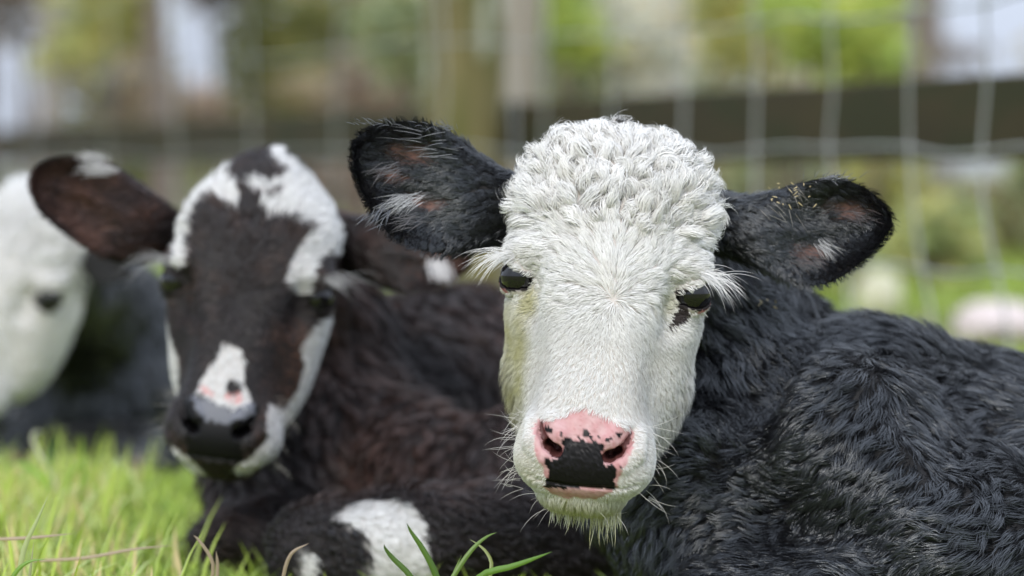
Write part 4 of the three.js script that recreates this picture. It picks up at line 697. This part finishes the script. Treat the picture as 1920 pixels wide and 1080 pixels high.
  growHair(body, 50000, (i) => seen(body, i) * inShot(body, i) * (body.pos[i * 3 + 1] < 0.02 ? 0.3 : 1), (x, y, z) => {
    if (legWhite(x, y, z)) return null;
    const [u, v] = pixel(x, y, z), leg = sm(920, 980, v) * sm(-3.55, -3.45, z), ang = lerp(-1.35, -0.4, leg) + 1.1 * N3(x * 7, y * 7, z * 7), d = camRight.clone().multiplyScalar(Math.cos(ang)).addScaledVector(camUp, Math.sin(ang)), n = clamp(0.5 + 1.1 * N3(x * 9, y * 3, z * 9));
    return { d: [d.x, d.y, d.z], len: lerp(0.026, 0.010, leg), lift: 0.4, width: 0.0010, col: mix3(mix3([0.010, 0.006, 0.006], [0.062, 0.031, 0.023], n), BLACK, leg * 0.8), lock: lerp(0.016, 0.008, leg), pull: 0.75, seg: 4, wave: 0.002, jit: 0.16, turn: 0.9, tone: 0.7, mound: 0.006, bow: 1.4 };
  }, coat);
  growHair(body, 12000, (i) => legWhite(body.pos[i * 3], body.pos[i * 3 + 1], body.pos[i * 3 + 2]) ? 1 : 0, (x, y, z) => legWhite(x, y, z) ? { d: [0.6, -0.5, 0], len: 0.009, lift: 0.3, width: 0.0008, col: W2, seg: 3, lock: 0.008 } : null, pale);
  part('coat', coat.geometry(), MAT.hairBrown, calf, { kind: 'stuff', label: 'dark brown wavy coat' }); part('white_markings', pale.geometry(), MAT.hairPale, calf, { kind: 'stuff', label: 'white hair of the markings' });
  lashes(f, calf, [0.40, 0.39, 0.38], 0.1, 60, 80);
  { const wh = new Hair(); for (let k = 0; k < 60; k++) { const s = R() < 0.5 ? -1 : 1, p = V(s * RR(86, 122), RR(-400, -240), RR(10, 100)), d = V(s * RR(0.5, 1), RR(-0.4, 0.6), RR(0, 0.5)).normalize(), pts = [], l = RR(30, 80), bend = RR(0.02, 0.3); for (let j = 0; j <= 5; j++) { const o = f.out(p.x, p.y, p.z); pts.push(o.x, o.y, o.z); p.addScaledVector(d, l / 5); d.y -= bend; d.normalize(); } wh.strand(pts, 0, 0, 1, 0.0004, [0.36, 0.34, 0.30]); } part('whiskers', wh.geometry(), MAT.hairPale, calf, { kind: 'stuff' }); }
}
// ---- white faced black calf, farthest, mostly outside the picture
{
  const calf = thing('calf', 'black calf with a plain white face turned away in profile, behind the brown calf', 'calf', 'calves lying in the grass');
  const f = headFrame(-2, 530, 4.5, 0.34, -0.6, 0.2), head = placeHead(f, true, 7), WH = [0.80, 0.79, 0.77];
  const isPad = (a, b, w) => w > 70 && b < -245 && b > -375 && Math.abs(a) < 85, isBlack = (a, b, w) => w < -190;
  head.col = new Float32Array(head.pos.length);
  for (let i = 0; i < head.pos.length / 3; i++) { const a = head.local[i * 3], b = head.local[i * 3 + 1], w = head.local[i * 3 + 2]; let c = isBlack(a, b, w) ? [0.012, 0.011, 0.012] : [0.66, 0.62, 0.58]; if (isPad(a, b, w)) c = [0.60, 0.28, 0.27]; if (Math.hypot(Math.abs(a) - EYE_AT[0], b - EYE_AT[1], w - EYE_AT[2]) < EYE_R + 6) c = [0.03, 0.025, 0.025]; head.col.set(c, i * 3); }
  const cones = [limb(f.out(0, 60, -190), 0.075, at(180, 620, 4.85), 0.095), limb(at(180, 620, 4.85), 0.095, at(160, 760, 4.85), 0.11), limb(at(160, 740, 4.9), 0.13, at(-200, 720, 5.2), 0.15), limb(at(250, 720, 4.85), 0.11, at(330, 780, 5.0), 0.10), limb(at(60, 860, 4.6), 0.045, at(260, 860, 4.6), 0.05)];
  const [lo, hi] = boxOf(cones), body = bodySurface(cones, 0.05, 0.014, 0.01, lo, hi);
  body.col = new Float32Array(body.pos.length).fill(0.012);
  const ears = [-1, 1].map((s) => { const S = 12, m = { pos: [], nor: [], idx: [], col: [] }, g = new THREE.SphereGeometry(1, 20, 14), a = g.attributes.position, v = V(); for (let i = 0; i < a.count; i++) { v.fromBufferAttribute(a, i); const t = (v.x + 1) / 2, r = Math.sin(Math.PI * Math.pow(t, 0.8)) * 0.6 + 0.4 * (1 - t), p = f.out(s * (165 + 235 * t), 120 + v.y * 68 * r + 10 * t, -125 + v.z * 18 - (v.z > 0 ? 26 * (1 - v.y * v.y) * t : 0)); m.pos.push(p.x, p.y, p.z); m.col.push(0.012, 0.011, 0.012); } const h = new THREE.BufferGeometry(); h.setAttribute('position', new THREE.Float32BufferAttribute(m.pos, 3)); h.setIndex(g.index); h.computeVertexNormals(); m.nor = Array.from(h.attributes.normal.array); m.idx = Array.from(g.index.array); return m; });
  bodyMesh([body, ...ears], head, isPad, calf); eyeballs(f, calf);
  const coat = new Hair(), pale = new Hair();
  growHair(head, 12000, (i) => seen(head, i) * (isPad(head.local[i * 3], head.local[i * 3 + 1], head.local[i * 3 + 2]) ? 0 : 1), (x, y, z) => { const [a, b, w] = f.in(x, y, z); if (isBlack(a, b, w) || Math.hypot(Math.abs(a) - EYE_AT[0], b - EYE_AT[1], w - EYE_AT[2]) < EYE_R + 6) return null; const r = Math.hypot(a, b + 20) + 1, d = f.vec(a / r, (b + 20) / r, -0.3); return { d: [d.x, d.y, d.z], len: b > 80 ? 0.018 : 0.009, lift: 0.4, width: 0.0013, col: WH, seg: 3, lock: 0.012 }; }, pale);
  growHair(body, 16000, (i) => seen(body, i) * inShot(body, i), (x, y, z) => ({ d: [0.5 + N3(x * 6, y * 6, z * 6), -0.8, 0], len: 0.024, lift: 0.35, width: 0.0018, col: BLACK, seg: 3, lock: 0.02 }), coat);
  part('coat', coat.geometry(), MAT.hairDark, calf, { kind: 'stuff', label: 'black coat' }); part('face_coat', pale.geometry(), MAT.hairPale, calf, { kind: 'stuff', label: 'white face hair' });
}
seed = 4242;
// ---------------------------------------------------------------- grass
const grassMat = new THREE.MeshPhysicalMaterial({ name: 'grass_blade', vertexColors: true, roughness: 0.62, transmission: 0.4, thickness: 0, specularIntensity: 0.6 });
function blade(h, p, dir, len, width, lean, bend, col, seg = 5) {    // flat blade that leans and then droops
  const pts = [], q = p.clone(), d = V(dir.x * lean, 1, dir.z * lean).normalize(), side = V(-dir.z, 0, dir.x);
  for (let j = 0; j <= seg; j++) { pts.push(q.x, q.y, q.z); q.addScaledVector(d, len / seg); d.addScaledVector(dir, bend); d.y -= bend * 0.55; d.normalize(); }
  const n = side.clone().cross(V(0, 1, 0)).normalize(); h.strand(pts, n.x, 0.25, n.z, width, col, [col[0] * 1.15, col[1] * 1.05, col[2]]);
}
const GREENS = [[0.34, 0.50, 0.06], [0.45, 0.60, 0.10], [0.24, 0.38, 0.04], [0.56, 0.64, 0.22], [0.64, 0.56, 0.32]];
function tuftGeometry(n, len, spread, width) { const h = new Hair(); for (let k = 0; k < n; k++) { const a = RR(0, 6.28), d = V(Math.cos(a), 0, Math.sin(a)); blade(h, V(gauss() * spread, -0.004, gauss() * spread), d, len * RR(0.45, 1.15), width * RR(0.6, 1.2), RR(0.1, 0.9), RR(0.05, 0.42), GREENS[R() < 0.07 ? 4 : Math.floor(R() * 4)].map((c) => c * RR(0.92, 1.08)), 4); } return h.geometry(); }
const footprints = [[0.20, -3.12, 0.17, 0.2], [0.40, -3.22, 0.22, 0.2], [0.6, -3.3, 0.25, 0.22], [-0.21, -3.68, 0.13, 0.13], [-0.05, -3.85, 0.22, 0.16], [0.14, -4.0, 0.2, 0.17], [-0.10, -3.38, 0.13, 0.06], [0.0, -3.4, 0.12, 0.07], [-0.28, -3.54, 0.05, 0.05], [-0.62, -4.9, 0.3, 0.17], [-0.5, -4.65, 0.14, 0.08]];
const free = (x, z) => !footprints.some(([a, b, r, s]) => ((x - a) / r) ** 2 + ((z - b) / s) ** 2 < 1);
const turf = [[2300, 22, 0.046, 0.036, 0.0032, (k) => [RR(-0.75, 0.75), -RR(2.3, 5.2)]], [760, 11, 0.080, 0.045, 0.0046, () => [RR(-0.75, -0.2) + RR(0, 0.05), -RR(2.95, 4.4)]], [9000, 18, 0.11, 0.06, 0.007, () => { const z = RR(5, 26); return [RR(-0.19, 0.19) * z, -z]; }]];
turf.forEach(([count, n, len, spread, width, where], v) => {
  const g = tuftGeometry(n, len, spread, width), list = [], m = new THREE.Matrix4(), q = new THREE.Quaternion();
  for (let k = 0; k < count; k++) {
    const [x, z] = where(k), px = 960 + x / -z * FPX; if (!free(x, z)) continue;
    if (v === 1 && R() < sm(150, 300, px)) continue;
    if (v === 2 && R() < sm(-0.05, 0.3, fbm(x * 0.55, 3, z * 0.32)) * 0.9) continue;
    const s = RR(0.65, 1.25) * (v === 0 && z > -2.9 ? 0.8 : 1);
    q.setFromAxisAngle(V(0, 1, 0), RR(0, 6.28)); list.push(m.compose(V(x, 0, z), q, V(s, s * RR(0.8, 1.15), s)).clone());
  }
  const I = new THREE.InstancedMesh(g, grassMat, list.length); list.forEach((x, k) => I.setMatrixAt(k, x));
  I.name = numbered('grass'); I.userData = { kind: 'stuff', label: ['short green pasture grass under the calves', 'taller fresh green grass beside the brown calf', 'rough grass beyond the fence'][v], category: 'grass' }; I.castShadow = I.receiveShadow = true; scene.add(I);
});
// single blades that stand sharp in front
const bladeMat = new THREE.MeshPhysicalMaterial({ name: 'broad_blade', vertexColors: true, roughness: 0.45, transmission: 0.25, thickness: 0 });
function traced(list, depth, width, col, parent, name = 'blade') {   // ribbon along photo spots, from below the frame upward
  const d0 = Array.isArray(depth) ? depth : [depth, depth], c = new THREE.CatmullRomCurve3(list.map(([x, y], k) => at(x, y, lerp(d0[0], d0[1], k / (list.length - 1))))), h = new Hair(), pts = [];
  for (let j = 0; j <= 14; j++) { const p = c.getPoint(j / 14); pts.push(p.x, p.y, p.z); }
  h.strand(pts, 0.25, 0.35, 0.9, width, col, [col[0] * 0.9, col[1] * 0.9, col[2]]);
  return part(name, h.geometry(), bladeMat, parent);
}
{
  const t = thing('grass_tuft', 'dark green broad grass blades in front of the white patched leg', 'grass tuft'), G = [0.10, 0.19, 0.02];
  traced([[850, 1330], [838, 1150], [815, 1072], [790, 1025], [770, 996], [762, 980]], [2.84, 2.82], 0.0058, G, t); traced([[830, 1330], [800, 1130], [765, 1075], [735, 1045], [722, 1028], [720, 1020]], [2.84, 2.82], 0.0052, [0.09, 0.17, 0.02], t);
  traced([[835, 1330], [838, 1110], [860, 1065], [890, 1025], [915, 1005], [932, 998]], [2.84, 2.86], 0.0042, [0.16, 0.26, 0.04], t); traced([[850, 1330], [865, 1130], [905, 1078], [960, 1062], [1005, 1046], [1036, 1034]], [2.84, 2.80], 0.0058, [0.15, 0.29, 0.03], t);
  traced([[870, 1340], [905, 1130], [922, 1060], [912, 1035], [895, 1020], [880, 1011]], [2.9, 2.93], 0.0034, [0.3, 0.34, 0.1], t); traced([[845, 1330], [850, 1140], [850, 1080], [866, 1040]], [2.9, 2.95], 0.003, [0.2, 0.3, 0.05], t);
  const u = thing('grass_tuft', 'long pale blade among the taller fresh grass with a bent stem beside it', 'grass tuft');
  traced([[20, 1330], [32, 1120], [45, 1030], [70, 975], [92, 925]], [2.9, 2.9], 0.0048, [0.5, 0.56, 0.24], u); traced([[-20, 1320], [20, 1090], [50, 1055], [90, 1048]], [2.86, 2.86], 0.004, [0.2, 0.36, 0.04], u);
  traced([[60, 1330], [52, 1120], [58, 1060], [64, 1012]], [2.92, 2.92], 0.003, [0.5, 0.5, 0.25], u);
  const r = thing('grass_tuft', 'out of focus looped grass shoots rising before the far black calf', 'grass tuft');
  traced([[190, 1110], [130, 960], [90, 880], [60, 820], [75, 808], [85, 825]], [4.0, 4.1], 0.005, [0.5, 0.5, 0.28], r); traced([[150, 1100], [150, 960], [158, 880], [152, 815]], [4.0, 4.0], 0.007, [0.22, 0.42, 0.04], r);
  traced([[120, 1100], [100, 960], [80, 900], [40, 870], [5, 880]], [4.0, 4.0], 0.008, [0.26, 0.5, 0.04], r); traced([[100, 1100], [92, 940], [96, 850], [110, 810]], [4.05, 4.05], 0.006, [0.22, 0.42, 0.04], r); traced([[130, 1100], [120, 930], [150, 870], [180, 860]], [4.0, 4.0], 0.006, [0.3, 0.48, 0.06], r);
  const straws = [[[[-30, 1012], [60, 1008], [140, 1000]], 3.05, 'pale dry runner lying at the edge of the fresh grass'], [[[60, 1052], [160, 1046], [250, 1030], [330, 1022]], 3.1, 'long brown dry runner crossing the fresh grass'], [[[372, 1150], [400, 1062], [372, 1012], [362, 1003]], 3.0, 'short upright dry stalk beside the folded knee'], [[[402, 1140], [408, 1060], [405, 1032]], 3.0, 'straight cream dry stalk beside the folded knee'], [[[520, 1150], [545, 1040], [580, 1018]], 2.98, 'bent olive stalk against the dark foreleg']];
  for (const [l, d, label] of straws) { const o = thing('dry_stalk', label, 'stalk', 'dry stalks in the grass'); traced(l, [d, d], 0.0034, [0.42, 0.32, 0.2], o, 'stalk'); }
}
shade(scene);
renderer.render(scene, camera);
